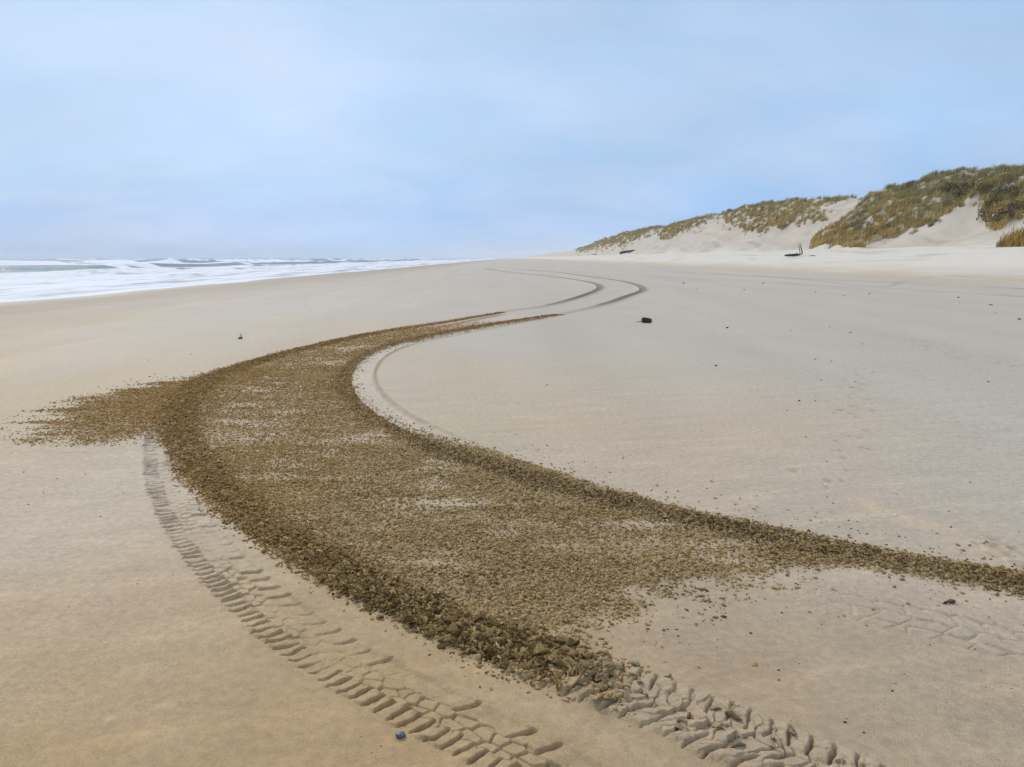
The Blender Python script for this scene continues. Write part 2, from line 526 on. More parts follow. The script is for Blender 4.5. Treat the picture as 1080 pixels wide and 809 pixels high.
# ------------------------------------------------------------------ colour of the sand
STROKES = [
    ([(0, 351), (40, 348), (75, 348)], 0.22, 0.5), ([(60, 350), (78, 349)], .12, .4),
    ([(128, 337), (165, 329), (200, 321), (225, 316)], 0.28, 0.45), ([(90, 337), (150, 330)], .15, .25),
    ([(866, 512), (884, 518), (910, 530), (945, 543), (1005, 560), (1040, 580), (1090, 605)], 0.06, 0.65),
    ([(880, 524), (920, 536), (950, 549), (1010, 565)], 0.05, 0.35),
    ([(100, 762), (150, 748), (200, 742)], 0.03, .30), ([(120, 712), (170, 703)], .03, .25),
    ([(370, 700), (430, 716), (480, 728), (560, 742), (640, 765)], 0.03, .22),
    ([(560, 745), (640, 780), (720, 815)], 0.04, .22),
    ([(300, 320), (380, 303), (450, 293)], .3, .2), ([(200, 335), (320, 318)], .3, .15),
]
STROKE_PATHS = [(Path(a, w), w, k) for a, w, k in STROKES]


def lerp(a, b, t):
    return a + (b - a) * t[:, None]


def sand_colour(X, Y, tone, warm, crumb):
    n = len(X)
    warm_damp = np.array([.435, .335, .205])
    grey_damp = np.array([.405, .360, .300])
    dry = np.array([.56, .52, .455])
    wet = np.array([.215, .165, .118])
    loose = np.array([.255, .175, .085])
    tan = np.array([.50, .38, .235])
    big = fbm(X / 5.0, Y / 9.0, 81, 3)
    r = np.hypot(X, Y)
    g = np.clip(0.40 + 0.07 * X + 0.05 * (r - 4) + 0.5 * big, 0, 1)
    c = lerp(np.tile(warm_damp, (n, 1)), grey_damp, g)
    # the damp foreshore: alternate paler and duller sheets left by the swash
    band = fbm(X / 2.2 + 0.3 * fbm(X / 6, Y / 14, 83, 2), Y / 26.0, 84, 3)
    c *= (1 + 0.09 * band + 0.05 * fbm(X * 0.8, Y * .5, 85, 3))[:, None]
    c = lerp(c, c * np.array([1.01, .98, .99]), sst(0, .5, fbm(X / 3, Y / 7, 86, 2)))
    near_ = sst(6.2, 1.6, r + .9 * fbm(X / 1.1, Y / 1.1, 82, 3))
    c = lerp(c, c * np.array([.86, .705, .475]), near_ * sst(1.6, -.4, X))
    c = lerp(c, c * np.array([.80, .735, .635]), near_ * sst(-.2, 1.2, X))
    # duller in the right foreground
    smear = fbm(X * 1.1 + Y * .55, Y * 5.0 - X * 1.2, 74, 4)
    c *= (1 + .09 * smear * sst(16, 6, r) + .10 * fbm(X * 3.2, Y * 3.2, 73, 3) * sst(9, 4, r))[:, None]
    c = lerp(c, c * np.array([1.22, 1.18, 1.10]), sst(.22, .5, smear) * sst(12, 5, r) * .35)
    swash = np.abs(fbm(X / 3.0 + .2 * Y / 7, Y / 22.0, 72, 3))
    c = lerp(c, c * np.array([1.16, 1.13, 1.08]), sst(.05, .0, swash) * sst(4, 8, r) * sst(2, -4, X) * np.clip(.2 + fbm(X / 1.5, Y / 5., 70, 2), 0, 1) * .9)
    c = lerp(c, np.array([.285, .222, .150]), sst(-9, -23, X + 2 * fbm(X / 4, Y / 15, 71, 2)) * .75)
    kd = sst(19.5, 24.5, X + 1.2 * fbm(X / 3, Y / 12, 87, 3))
    c = lerp(c, dry, kd)
    mid = np.exp(-((X - 21.5) / 1.8) ** 2) * (0.4 + fbm(X * 1.2, Y / 9, 88, 3))
    c = lerp(c, tan * .92, np.clip(mid, 0, .55))
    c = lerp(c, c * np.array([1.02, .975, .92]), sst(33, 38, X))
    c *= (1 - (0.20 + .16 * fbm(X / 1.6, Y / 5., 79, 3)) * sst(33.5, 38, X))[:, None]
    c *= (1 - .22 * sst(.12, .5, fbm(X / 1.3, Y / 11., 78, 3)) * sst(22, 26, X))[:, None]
    kw = sst(-25.0, -30.5, X + 1.6 * fbm(X * 0 + 3, Y / 9.0, 89, 3))
    c = lerp(c, wet, kw)
    for p, w, k in STROKE_PATHS:
        idx, s, t, kk = p.near(X, Y, w * 3)
        if len(idx):
            a = k * np.exp(-(t / w) ** 2) * np.clip(.55 + 1.5 * fbm(X[idx] / w * .5, Y[idx] / w * .35, 90, 3), 0, 1) * sst(0, .15, s / p.L) * sst(1, .85, s / p.L)
            c[idx] = lerp(c[idx], tan * 1.08, a)
    tp = np.clip(tone, 0, 1)
    far_ = sst(19, 27, Y) * sst(40, 30, X)
    c = lerp(c, np.array([.16, .115, .065]), tp * .9 * far_)
    c = lerp(c, loose, tp * 0.85 * (1 - far_))
    c = lerp(c, np.array([.270, .165, .065]), tp * warm * 0.6)
    c = lerp(c, np.array([.455, .400, .325]), np.clip(-tone, 0, 1))
    moist = np.clip(0.35 + 0.65 * kw - 0.35 * kd + .1 * big, 0, 1)
    return c, moist


# ------------------------------------------------------------------ mesh helper
def mesh_np(name, V, F_, mat, attrs=None, smooth=True, parent=None, sizes=None):
    me = bpy.data.meshes.new(name)
    V = np.ascontiguousarray(V, np.float32)
    me.vertices.add(len(V))
    me.vertices.foreach_set('co', V.ravel())
    if sizes is None:
        F_ = np.ascontiguousarray(F_, np.int32)
        k = F_.shape[1]
        loops = F_.ravel()
        starts = np.arange(len(F_), dtype=np.int32) * k
    else:
        loops = np.asarray(F_, np.int32)
        starts = np.r_[0, np.cumsum(sizes)[:-1]].astype(np.int32)
    me.loops.add(len(loops))
    me.loops.foreach_set('vertex_index', loops)
    me.polygons.add(len(starts))
    me.polygons.foreach_set('loop_start', starts)
    if smooth:
        me.polygons.foreach_set('use_smooth', np.ones(len(starts), bool))
    for k, a in (attrs or {}).items():
        a = np.asarray(a, np.float32)
        if a.ndim == 2:
            at = me.attributes.new(k, 'FLOAT_COLOR', 'POINT')
            at.data.foreach_set('color', np.c_[a, np.ones(len(a))].astype(np.float32).ravel())
        else:
            at = me.attributes.new(k, 'FLOAT', 'POINT')
            at.data.foreach_set('value', a.ravel())
    me.update(calc_edges=True)
    me.materials.append(mat)
    ob = bpy.data.objects.new(name, me)
    C.objects.link(ob)
    if parent:
        ob.parent = parent
    return ob


def tag(o, label=None, cat=None, group=None, kind=None):
    if label:
        o['label'] = label
    if cat:
        o['category'] = cat
    if group:
        o['group'] = group
    if kind:
        o['kind'] = kind
    return o


def thing(name, label, cat, loc, rotz=0, group=None):
    o = bpy.data.objects.new(name, None)
    C.objects.link(o)
    o.empty_display_size = 0.05
    o.location = loc
    o.rotation_euler = (0, 0, rotz)
    return tag(o, label, cat, group)


# ------------------------------------------------------------------ materials
def new_mat(name):
    m = bpy.data.materials.new(name)
    m.use_nodes = True
    nt = m.node_tree
    return m, nt, nt.nodes['Principled BSDF']


def N(nt, kind, **kw):
    n = nt.nodes.new(kind)
    for k, v in kw.items():
        if k in n.inputs:
            n.inputs[k].default_value = v
        else:
            setattr(n, k, v)
    return n


def noise(nt, scale, detail=3, rough=.6, vec=None):
    n = N(nt, 'ShaderNodeTexNoise', Scale=scale, Detail=detail, Roughness=rough)
    if vec is not None:
        nt.links.new(vec, n.inputs['Vector'])
    return n


def maprange(nt, src, a, b, c, d):
    n = nt.nodes.new('ShaderNodeMapRange')
    nt.links.new(src, n.inputs['Value'])
    for k, v in zip(('From Min', 'From Max', 'To Min', 'To Max'), (a, b, c, d)):
        n.inputs[k].default_value = v
    return n.outputs['Result']


def scale_col(nt, col, fac):
    n = nt.nodes.new('ShaderNodeVectorMath')
    n.operation = 'SCALE'
    nt.links.new(col, n.inputs[0])
    nt.links.new(fac, n.inputs['Scale'])
    return n.outputs['Vector']


def math_node(nt, op, a, b):
    n = nt.nodes.new('ShaderNodeMath')
    n.operation = op
    for i, v in enumerate((a, b)):
        if isinstance(v, (int, float)):
            n.inputs[i].default_value = v
        else:
            nt.links.new(v, n.inputs[i])
    return n.outputs[0]


def sand_material():
    m, nt, b = new_mat('beach_sand')
    geo = N(nt, 'ShaderNodeNewGeometry')
    pos = geo.outputs['Position']
    att = N(nt, 'ShaderNodeAttribute', attribute_name='sand')
    moist = N(nt, 'ShaderNodeAttribute', attribute_name='moist')
    grain = noise(nt, 210, 3, .75, pos)
    mott = noise(nt, 22, 5, .65, pos)
    spk = noise(nt, 90, 2, .6, pos)
    f = math_node(nt, 'MULTIPLY', maprange(nt, grain.outputs['Fac'], .25, .75, .66, 1.34), maprange(nt, mott.outputs['Fac'], .3, .7, .85, 1.15))
    f = math_node(nt, 'MULTIPLY', f, maprange(nt, spk.outputs['Fac'], .27, .40, .68, 1.0))
    nt.links.new(scale_col(nt, att.outputs['Color'], f), b.inputs['Base Color'])
    nt.links.new(maprange(nt, moist.outputs['Fac'], 0, 1, .85, .50), b.inputs['Roughness'])
    nt.links.new(maprange(nt, moist.outputs['Fac'], 0, 1, .25, .35), b.inputs['Specular IOR Level'])
    b1 = N(nt, 'ShaderNodeBump', Strength=.6, Distance=.004)
    nt.links.new(grain.outputs['Fac'], b1.inputs['Height'])
    b2 = N(nt, 'ShaderNodeBump', Strength=.35, Distance=.012)
    nt.links.new(mott.outputs['Fac'], b2.inputs['Height'])
    nt.links.new(b1.outputs['Normal'], b2.inputs['Normal'])
    nt.links.new(b2.outputs['Normal'], b.inputs['Normal'])
    return m


def tint_material(name, rough=.8, bump=.25, scale=120, spread=.25, attr='tint', spec=.2):
    m, nt, b = new_mat(name)
    geo = N(nt, 'ShaderNodeNewGeometry')
    att = N(nt, 'ShaderNodeAttribute', attribute_name=attr)
    g = noise(nt, scale, 3, .65, geo.outputs['Position'])
    f = maprange(nt, g.outputs['Fac'], .25, .75, 1 - spread, 1 + spread)
    nt.links.new(scale_col(nt, att.outputs['Color'], f), b.inputs['Base Color'])
    b.inputs['Roughness'].default_value = rough
    b.inputs['Specular IOR Level'].default_value = spec
    bp = N(nt, 'ShaderNodeBump', Strength=bump, Distance=.006)
    nt.links.new(g.outputs['Fac'], bp.inputs['Height'])
    nt.links.new(bp.outputs['Normal'], b.inputs['Normal'])
    return m


def plain_material(name, c1, c2, scale, rough=.7, bump=.4, dist=.01, stretch=None, spec=.3):
    m, nt, b = new_mat(name)
    tc = N(nt, 'ShaderNodeTexCoord')
    v = tc.outputs['Object']
    if stretch:
        mp = N(nt, 'ShaderNodeMapping')
        mp.inputs['Scale'].default_value = stretch
        nt.links.new(v, mp.inputs['Vector'])
        v = mp.outputs['Vector']
    g = noise(nt, scale, 4, .65, v)
    cr = N(nt, 'ShaderNodeValToRGB')
    cr.color_ramp.elements[0].color = (*c1, 1)
    cr.color_ramp.elements[1].color = (*c2, 1)
    cr.color_ramp.elements[0].position = .35
    cr.color_ramp.elements[1].position = .68
    nt.links.new(g.outputs['Fac'], cr.inputs['Fac'])
    nt.links.new(cr.outputs['Color'], b.inputs['Base Color'])
    b.inputs['Roughness'].default_value = rough
    b.inputs['Specular IOR Level'].default_value = spec
    bp = N(nt, 'ShaderNodeBump', Strength=bump, Distance=dist)
    nt.links.new(g.outputs['Fac'], bp.inputs['Height'])
    nt.links.new(bp.outputs['Normal'], b.inputs['Normal'])
    return m


M_SAND = sand_material()
M_CLOD = tint_material('damp_sand_clod', .9, .9, 130, .35, spec=.1)
M_GRASS = tint_material('marram_grass', .75, 0.0, 6, .18, spec=.15)
M_LEAF = tint_material('shrub_leaves', .75, 0.0, 9, .3, spec=.15)
M_WOOD = plain_material('weathered_driftwood', (.020, .015, .012), (.075, .058, .045), 9, .85, .6, .02, (1, 6, 6))
M_WOOD_PALE = plain_material('grey_driftwood', (.05, .04, .034), (.16, .135, .115), 9, .85, .6, .02, (6, 6, 1))
M_BLUE = plain_material('blue_grey_stone', (.042, .050, .066), (.105, .120, .145), 40, .45, .15, .002, spec=.5)
M_RED = plain_material('dark_red_shell', (.085, .020, .020), (.20, .055, .055), 60, .4, .2, .002, spec=.5)
M_DARK = plain_material('dark_pebble', (.018, .014, .011), (.060, .046, .034), 60, .75, .3, .002)
M_SHELL = plain_material('white_shell', (.62, .57, .48), (.82, .79, .73), 50, .5, .25, .002, (1, 5, 1))
M_GREYSHELL = plain_material('grey_shell', (.04, .04, .042), (.13, .13, .13), 50, .5, .25, .002)

# ------------------------------------------------------------------ the ground sheet
th = np.r_[np.arange(-180, -72, 4), np.arange(-72, -45, .5), np.arange(-45, 45, .08), np.arange(45, 72, .5), np.arange(72, 180.1, 4)]
th[-1] = 180
th = np.radians(th)


def geo(a, b, k):
    return np.geomspace(a, b, max(2, int(math.log(b / a) / math.log(k))), endpoint=False)


rr = np.r_[0.02, .3, .6, .9, 1.2, geo(1.5, 9, 1.0016), geo(9, 14, 1.0026), geo(14, 40, 1.0042), geo(40, 220, 1.0065), geo(220, 600, 1.013), geo(600, 2600, 1.04), 2600]
TH, RR = np.meshgrid(th, rr)
nr, nt_ = TH.shape
X, Y = (RR * np.sin(TH)).ravel(), (RR * np.cos(TH)).ravel()
Zb = base_z(X, Y)
Zb = smooth_mound(X, Y, Zb)
dz, tone, tid, crumb, clod, warm = track_z(X, Y)
Z = Zb + dz
# small dents: footmarks and windblown pits
near = np.nonzero((np.hypot(X, Y) < 30) & (Y > 0))[0]
Z[near] += 0.0022 * fbm(X[near] * 3.1, Y[near] * 3.1, 95, 3) + 0.0010 * fbm(X[near] * 16, Y[near] * 16, 96, 2)
dents = []
for line, cnt, sp in (([(947, 355), (995, 368), (1013, 377), (1040, 381), (1085, 389)], 70, .28), ([(905, 388), (897, 430), (893, 470), (889, 500), (878, 514)], 60, .22),
                      ([(770, 292), (900, 296), (1080, 300)], 60, .5), ([(1040, 570), (1060, 582), (1085, 596)], 14, .12)):
    pth = Path(line, .1)
    for _ in range(cnt):
        k = rng.integers(len(pth.P))
        k = min(len(pth.P) - 1, int(np.searchsorted(pth.s, rng.random() * pth.L)))
        dents.append((*(pth.P[k] + rng.normal(0, sp, 2) * np.array([.6, .6])), rng.uniform(.016, .04)))
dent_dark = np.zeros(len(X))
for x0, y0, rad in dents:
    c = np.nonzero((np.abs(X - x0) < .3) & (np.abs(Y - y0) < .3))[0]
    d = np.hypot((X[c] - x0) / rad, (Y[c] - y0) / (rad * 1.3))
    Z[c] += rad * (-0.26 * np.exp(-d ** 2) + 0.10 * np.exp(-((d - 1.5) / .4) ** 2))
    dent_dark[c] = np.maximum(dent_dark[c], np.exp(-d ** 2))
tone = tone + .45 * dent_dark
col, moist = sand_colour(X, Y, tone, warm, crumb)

V = np.stack([X, Y, Z], 1)
ii, jj = np.meshgrid(np.arange(nr - 1), np.arange(nt_ - 1), indexing='ij')
a = (ii * nt_ + jj).ravel()
FA = np.stack([a, a + nt_, a + nt_ + 1, a + 1], 1).astype(np.int32)
# which sheet a face belongs to: open beach, a wheel's track, the dunes
ft = tid[FA[:, 0]].astype(int)
xm, ym = X[FA[:, 0]], Y[FA[:, 0]]
ft = np.where(xm > 35.0, 20, ft)


def sub(name, sel, label, cat):
    f = FA[sel]
    used = np.unique(f)
    remap = np.full(len(V), -1, np.int32)
    remap[used] = np.arange(len(used))
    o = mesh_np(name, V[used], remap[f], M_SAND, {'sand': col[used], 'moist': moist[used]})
    return tag(o, label, cat, kind='structure')


sub('beach', np.isin(ft, (0,)), 'wide flat beach of smooth damp sand running to the horizon', 'beach')
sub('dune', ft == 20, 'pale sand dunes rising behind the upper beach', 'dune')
sub('tyre_track', ft == 1, 'tyre track with crisp bar-shaped tread marks beside the blue pebble', 'tyre track')
sub('tyre_track', ft == 2, 'churned tyre track that ends in broken plates of sand at the bottom edge', 'tyre track')
sub('tyre_track', ft == 3, 'dark dug-in tyre track along the inner edge of the churned sand', 'tyre track')
sub('tyre_track', ft == 4, 'pale smooth rut with a raised rim on the inside of the bend', 'tyre track')
sub('tyre_track', ft == 5, 'faint tyre track of flat plates near the red shell fragment', 'tyre track')
sub('tyre_track', ft == 6, 'far sweeping tyre track, the bend closer to the sea', 'tyre track')
sub('tyre_track', ft == 7, 'far sweeping tyre track, the bend closer to the dunes', 'tyre track')
sub('tyre_track', ft == 8, 'old tan drive lines along the foot of the upper beach', 'tyre track')


def ground_z(x, y):
    x, y = np.atleast_1d(np.asarray(x, float)), np.atleast_1d(np.asarray(y, float))
    z = smooth_mound(x, y, base_z(x, y))
    return z + track_z(x, y)[0]


# ------------------------------------------------------------------ clods and crumbs thrown up by the wheels
def flake_template(seed, rings=2, seg=10, thick=.17, curl=.55):
    r = np.random.default_rng(seed)
    out = 1 + 0.28 * np.interp(np.linspace(0, 1, seg, endpoint=False), np.linspace(0, 1, 6), np.r_[(q := r.normal(0, 1, 5)), q[0]]) * .6 + r.normal(0, .08, seg)
    vt, vb = [], []
    ang = np.linspace(0, 2 * np.pi, seg, endpoint=False)
    asp = r.uniform(.34, .62)
    tops, bots = [[0, 0, 0]], []
    for k in range(1, rings + 1):
        q = k / rings
        x, y = np.cos(ang) * out * q, np.sin(ang) * out * q * asp
        tops += [[a_, b_, 0] for a_, b_ in zip(x, y)]
    t = np.array(tops)
    curv = curl * r.uniform(.3, 1.2)
    t[:, 2] = curv * (t[:, 1] / asp) ** 2 * r.choice([-1, 1]) + .085 * r.normal(0, 1, len(t)) - .12 * t[:, 0] ** 2
    th_ = thick * (1 - .55 * (np.hypot(t[:, 0], t[:, 1] / asp)) ** 2)
    bmid = t.copy()
    top = t + np.c_[np.zeros((len(t), 2)), np.maximum(th_, .06)]
    bot = bmid - np.c_[np.zeros((len(t), 2)), np.maximum(th_, .06) * .8]
    V_ = np.vstack([top, bot])
    n = len(t)
    tri = []
    for s_ in range(seg):
        s2 = (s_ + 1) % seg
        tri.append((0, 1 + s_, 1 + s2))
        tri.append((n, n + 1 + s2, n + 1 + s_))
        for k in range(1, rings):
            a_, b_ = 1 + (k - 1) * seg, 1 + k * seg
            tri += [(a_ + s_, b_ + s_, b_ + s2), (a_ + s_, b_ + s2, a_ + s2)]
            tri += [(n + a_ + s_, n + b_ + s2, n + b_ + s_), (n + a_ + s_, n + a_ + s2, n + b_ + s2)]
        e = 1 + (rings - 1) * seg
        tri += [(e + s_, n + e + s_, n + e + s2), (e + s_, n + e + s2, e + s2)]
    return V_, np.array(tri)


def ico():
    p = (1 + 5 ** .5) / 2
    v = np.array([(-1, p, 0), (1, p, 0), (-1, -p, 0), (1, -p, 0), (0, -1, p), (0, 1, p), (0, -1, -p), (0, 1, -p), (p, 0, -1), (p, 0, 1), (-p, 0, -1), (-p, 0, 1)], float)
    v /= np.linalg.norm(v[0])
    f = np.array([(0, 11, 5), (0, 5, 1), (0, 1, 7), (0, 7, 10), (0, 10, 11), (1, 5, 9), (5, 11, 4), (11, 10, 2), (10, 7, 6), (7, 1, 8), (3, 9, 4), (3, 4, 2), (3, 2, 6), (3, 6, 8), (3, 8, 9), (4, 9, 5), (2, 4, 11), (6, 2, 10), (8, 6, 7), (9, 8, 1)])
    return v, f


def scatter(name, pts, z, size, tilt, tint, templates, label, cat, squash=None, smooth=True):
    Vs, Fs, Ts, off = [], [], [], 0
    which = rng.integers(len(templates), size=len(pts))
    for w, (tv, tf) in enumerate(templates):
        sel = np.nonzero(which == w)[0]
        if not len(sel):
            continue
        m = len(sel)
        yaw = rng.random(m) * 2 * np.pi
        ta, tb = rng.normal(0, 1, m) * tilt[sel], rng.normal(0, 1, m) * tilt[sel]
        v = tv[None] * size[sel][:, None, None]
        if squash is not None:
            v = v * np.stack([np.ones(m), squash[sel, 0], squash[sel, 1]], 1)[:, None, :]
            v = v * (1 + rng.normal(0, .14, (m, len(tv), 1)))
        ca, sa = np.cos(ta)[:, None], np.sin(ta)[:, None]
        x, y, q = v[..., 0], v[..., 1] * ca - v[..., 2] * sa, v[..., 1] * sa + v[..., 2] * ca
        cb, sb = np.cos(tb)[:, None], np.sin(tb)[:, None]
        x, q = x * cb + q * sb, -x * sb + q * cb
        cy, sy = np.cos(yaw)[:, None], np.sin(yaw)[:, None]
        x, y = x * cy - y * sy, x * sy + y * cy
        P = np.stack([x + pts[sel, 0][:, None], y + pts[sel, 1][:, None], q + z[sel][:, None]], -1)
        Vs.append(P.reshape(-1, 3))
        Fs.append((tf[None] + (np.arange(m) * len(tv))[:, None, None] + off).reshape(-1, 3))
        Ts.append(np.repeat(tint[sel], len(tv), axis=0))
        off += m * len(tv)
    o = mesh_np(name, np.vstack(Vs), np.vstack(Fs), M_CLOD, {'tint': np.vstack(Ts)}, smooth=smooth)
    return tag(o, label, cat, kind='stuff')


def clod_tint(p, warm_, dark_=0.0):
    n = len(p)
    a_ = np.array([.450, .312, .140])
    b_ = np.array([.105, .064, .024])
    w_ = np.array([.390, .232, .076])
    k = np.clip(rng.beta(1.6, 1.6, n) + .35 * fbm(p[:, 0] * 1.6, p[:, 1] * 2.6, 97, 3) + dark_, 0, 1)
    c = lerp(np.tile(a_, (n, 1)), b_, k)
    c = lerp(c, w_ * (0.65 + .6 * rng.random(n))[:, None], warm_ * .75)
    pale = rng.random(n) < .04
    c[pale] = np.array([.44, .335, .185]) * rng.uniform(.85, 1.05, (pale.sum(), 1))
    return c


def sample(n, x0, x1, y0, y1):
    return np.c_[rng.uniform(x0, x1, n), rng.uniform(y0, y1, n)]


# fine crumbs over the whole churned fan
_iv, _if = ico()
ICO = []
for q in range(14):
    _r = np.random.default_rng(700 + q)
    ICO.append((_iv * (1 + .22 * _r.normal(0, 1, (12, 1))) * np.array([1.15, _r.uniform(.55, .85), _r.uniform(.40, .62)]), _if))
p = np.vstack([sample(360000, -2.6, 4.6, 2.4, 6.5), sample(250000, -5.5, 2.0, 6.5, 11.5), sample(150000, -4.5, 1.5, 11.5, 20)])
z0, tone_, tid_, cr, cl, wm = track_z(p[:, 0], p[:, 1])
keep = rng.random(len(p)) < np.clip(cr * .75 + cl * 0.5, 0, 1.0)
p, z0, cr, cl, wm = p[keep], z0[keep], cr[keep], cl[keep], wm[keep]
bz = base_z(p[:, 0], p[:, 1])
r_ = np.hypot(p[:, 0], p[:, 1])
sz = np.minimum(rng.lognormal(math.log(.0070), .42, len(p)), .015) * (1 + .25 * sst(6, 12, r_) + .3 * sst(12, 22, r_))
sq = np.c_[rng.uniform(.6, 1.2, len(p)), rng.uniform(.7, 1.3, len(p))]
spray = (p[:, 0] < -1.2 - .30 * (p[:, 1] - 5.5) * 0) & (project(p[:, 0], p[:, 1], bz)[0] < 165)
tn_ = clod_tint(p, wm, .36 * np.clip(cl, 0, 1) - .17)
scatter('sand_crumbs', p[~spray], (bz + z0 + sz * .15)[~spray], sz[~spray], np.full((~spray).sum(), .45), tn_[~spray], ICO, 'brown crumbs of dug-up damp sand spread between the curving tyre tracks', 'sand crumbs', sq[~spray])
scatter('sand_crumbs', p[spray], (bz + z0 + sz * .15)[spray], sz[spray], np.full(spray.sum(), .5), tn_[spray], ICO, 'fan of ochre sand crumbs flung seaward outside the bend', 'sand crumbs', sq[spray])
n_crumbs = len(p)

# curled flakes and clods along the dug-in wheel paths
FLAKES = [flake_template(q) for q in range(14)]
pp, tt, ss = [], [], []
for path, per_m, wid in ((P_RL, 3000, .150), (P_RR, 1500, .165), (P_FS, 7000, .075)):
    L = path.L
    m = int(min(L, 30) * per_m)
    s_ = rng.random(m) * L
    k = np.clip(np.searchsorted(path.s, s_), 0, len(path.s) - 1)
    px_, py_ = project(path.P[k, 0], path.P[k, 1], np.zeros(m))
    wd = np.full(m, wid) * np.where((path is P_RL) & (py_ > 480), 1 - .27 * sst(480, 600, py_), 1.0)
    if path is P_RL:
        wd = wd * (.65 + .35 * sst(0, 6, s_))
    t_ = rng.normal(0, 1, m) * wd
    nx = np.c_[path.T[k, 1], -path.T[k, 0]]
    q = path.P[k] + nx * t_[:, None]
    px_, py_ = project(path.P[k, 0], path.P[k, 1], np.zeros(m))
    prob = sst(325, 335, py_)
    if path is P_FS:
        prob = (py_ > 329.5) * sst(540, 500, px_)
    if path is P_RL:
        prob = prob * (1 - .60 * sst(560, 640, px_) * (py_ > 600)) * (1 - .955 * sst(590, 690, px_) * (py_ > 600))
        close = (py_ > 560)
    else:
        close = np.zeros(m, bool)
    kk = rng.random(m) < prob * np.exp(-(np.abs(t_) / (wd * 1.45)) ** 4)
    pp.append(q[kk])
    ss.append(np.where(close & True, 1.0 + .45 * sst(600, 700, py_), .80 - .18 * (path is P_RR))[kk])
p = np.vstack(pp)
sc = np.hstack(ss)
z0, _, _, cr, cl, wm = track_z(p[:, 0], p[:, 1])
fs_ = np.hypot(p[:, 0], p[:, 1]) > 15
kk = rng.random(len(p)) < np.clip(np.maximum(np.maximum(cl * 1.6, fs_ * .9), (wm < .2) * (bz0 := project(p[:, 0], p[:, 1], np.zeros(len(p))))[1] / 900. * (bz0[0] > 560) * (bz0[1] > 670)) + .004, 0, 1)
p, sc, z0, wm = p[kk], sc[kk], z0[kk], wm[kk]
bz = base_z(p[:, 0], p[:, 1])
sz = np.minimum(rng.lognormal(math.log(.0118), .40, len(p)), .030) * sc
endk = sst(560, 720, project(p[:, 0], p[:, 1], np.zeros(len(p)))[0]) * (project(p[:, 0], p[:, 1], np.zeros(len(p)))[1] > 660)
FT = clod_tint(p, wm, .12)
FT = lerp(FT, np.array([.355, .275, .170]) * rng.uniform(.8, 1.08, (len(p), 1)), endk * .9)
sz = sz * (1 + .10 * endk) * (1 + .8 * sst(13, 20, np.hypot(p[:, 0], p[:, 1])))
scatter('sand_clods', p, bz + z0 + rng.uniform(-.003, .006, len(p)), sz, np.full(len(p), .40) * (1 - .45 * endk), FT, FLAKES, 'dark curled flakes and clods of damp sand heaped along the wheel paths', 'sand clods')
n_clods = len(p)
print('crumbs', n_crumbs, 'clods', n_clods)

# ------------------------------------------------------------------ the sea
ths = np.radians(np.r_[np.arange(-110, -50, .6), np.arange(-50, 2.01, .09)])
rs = np.r_[geo(24, 420, 1.0045), geo(420, 2600, 1.02), 2600]
TS, RS = np.meshgrid(ths, rs)
sn, sm = TS.shape
x, y = (RS * np.sin(TS)).ravel(), (RS * np.cos(TS)).ravel()
zs = np.zeros(len(x))
foam = np.zeros(len(x))
for i, (x0, A, br, fr, bk) in enumerate(((-42, .25, .8, .8, 4.), (-54, .50, .7, 1.2, 5.), (-67, .60, .6, 1.4, 5.), (-82, .65, .6, 1.6, 6.), (-104, 1.55, .12, 3.2, 10.), (-138, 1.25, .75, 3.4, 10.), (-170, 1.8, .66, 3.8, 12.),
                                         (-212, 1.7, .60, 4.0, 13.), (-262, 1.8, .55, 5.0, 15.), (-330, 1.8, .48, 5.0, 16.), (-420, 1.8, .42, 6.0, 18.), (-540, 1.8, .38, 7.0, 20.), (-720, 1.8, .3, 8, 22))):
    xc = x0 + 7 * gn(y / 75.0, y * 0 + i, 100 + i) + 2.0 * gn(y / 19.0, y * 0 + i, 120 + i)
    amp = A * np.clip(.70 + .75 * gn(y / 70.0, y * 0 + i * 3, 140 + i), .15, 1.25)
    q = x - xc
    h = amp * np.where(q > 0, np.exp(-(q / fr) ** 2), np.exp(-(q / bk) ** 2))
    zs += h
    brk = sst(-.15, .20, gn(y / 45.0, y * 0 + i * 7, 160 + i) + (br - .5) * 1.3 + .45 * gn(y / 14., x / 11., 170 + i))
    fo = brk * np.where(q > 0, np.exp(-(q / (fr * 1.5)) ** 2), np.exp(-(q / 2.2) ** 2)) * 1.15
    trail = brk * .42 * (q > 0) * np.exp(-q / 16.0)
    foam = np.maximum(foam, np.maximum(fo, trail))
    zs += brk * .22 * np.exp(-((q - 1) / 3.) ** 2) * fbm(x / 1.6, y / 1.6, 180 + i, 3) * min(A, 1.4)
zs += .10 * fbm(x / 4.0, y / 6.0, 190, 3) + .04 * fbm(x / 1.1, y / 1.3, 191, 2)
surf = sst(-97, -86, x + 4 * gn(y / 40., y * 0, 192))
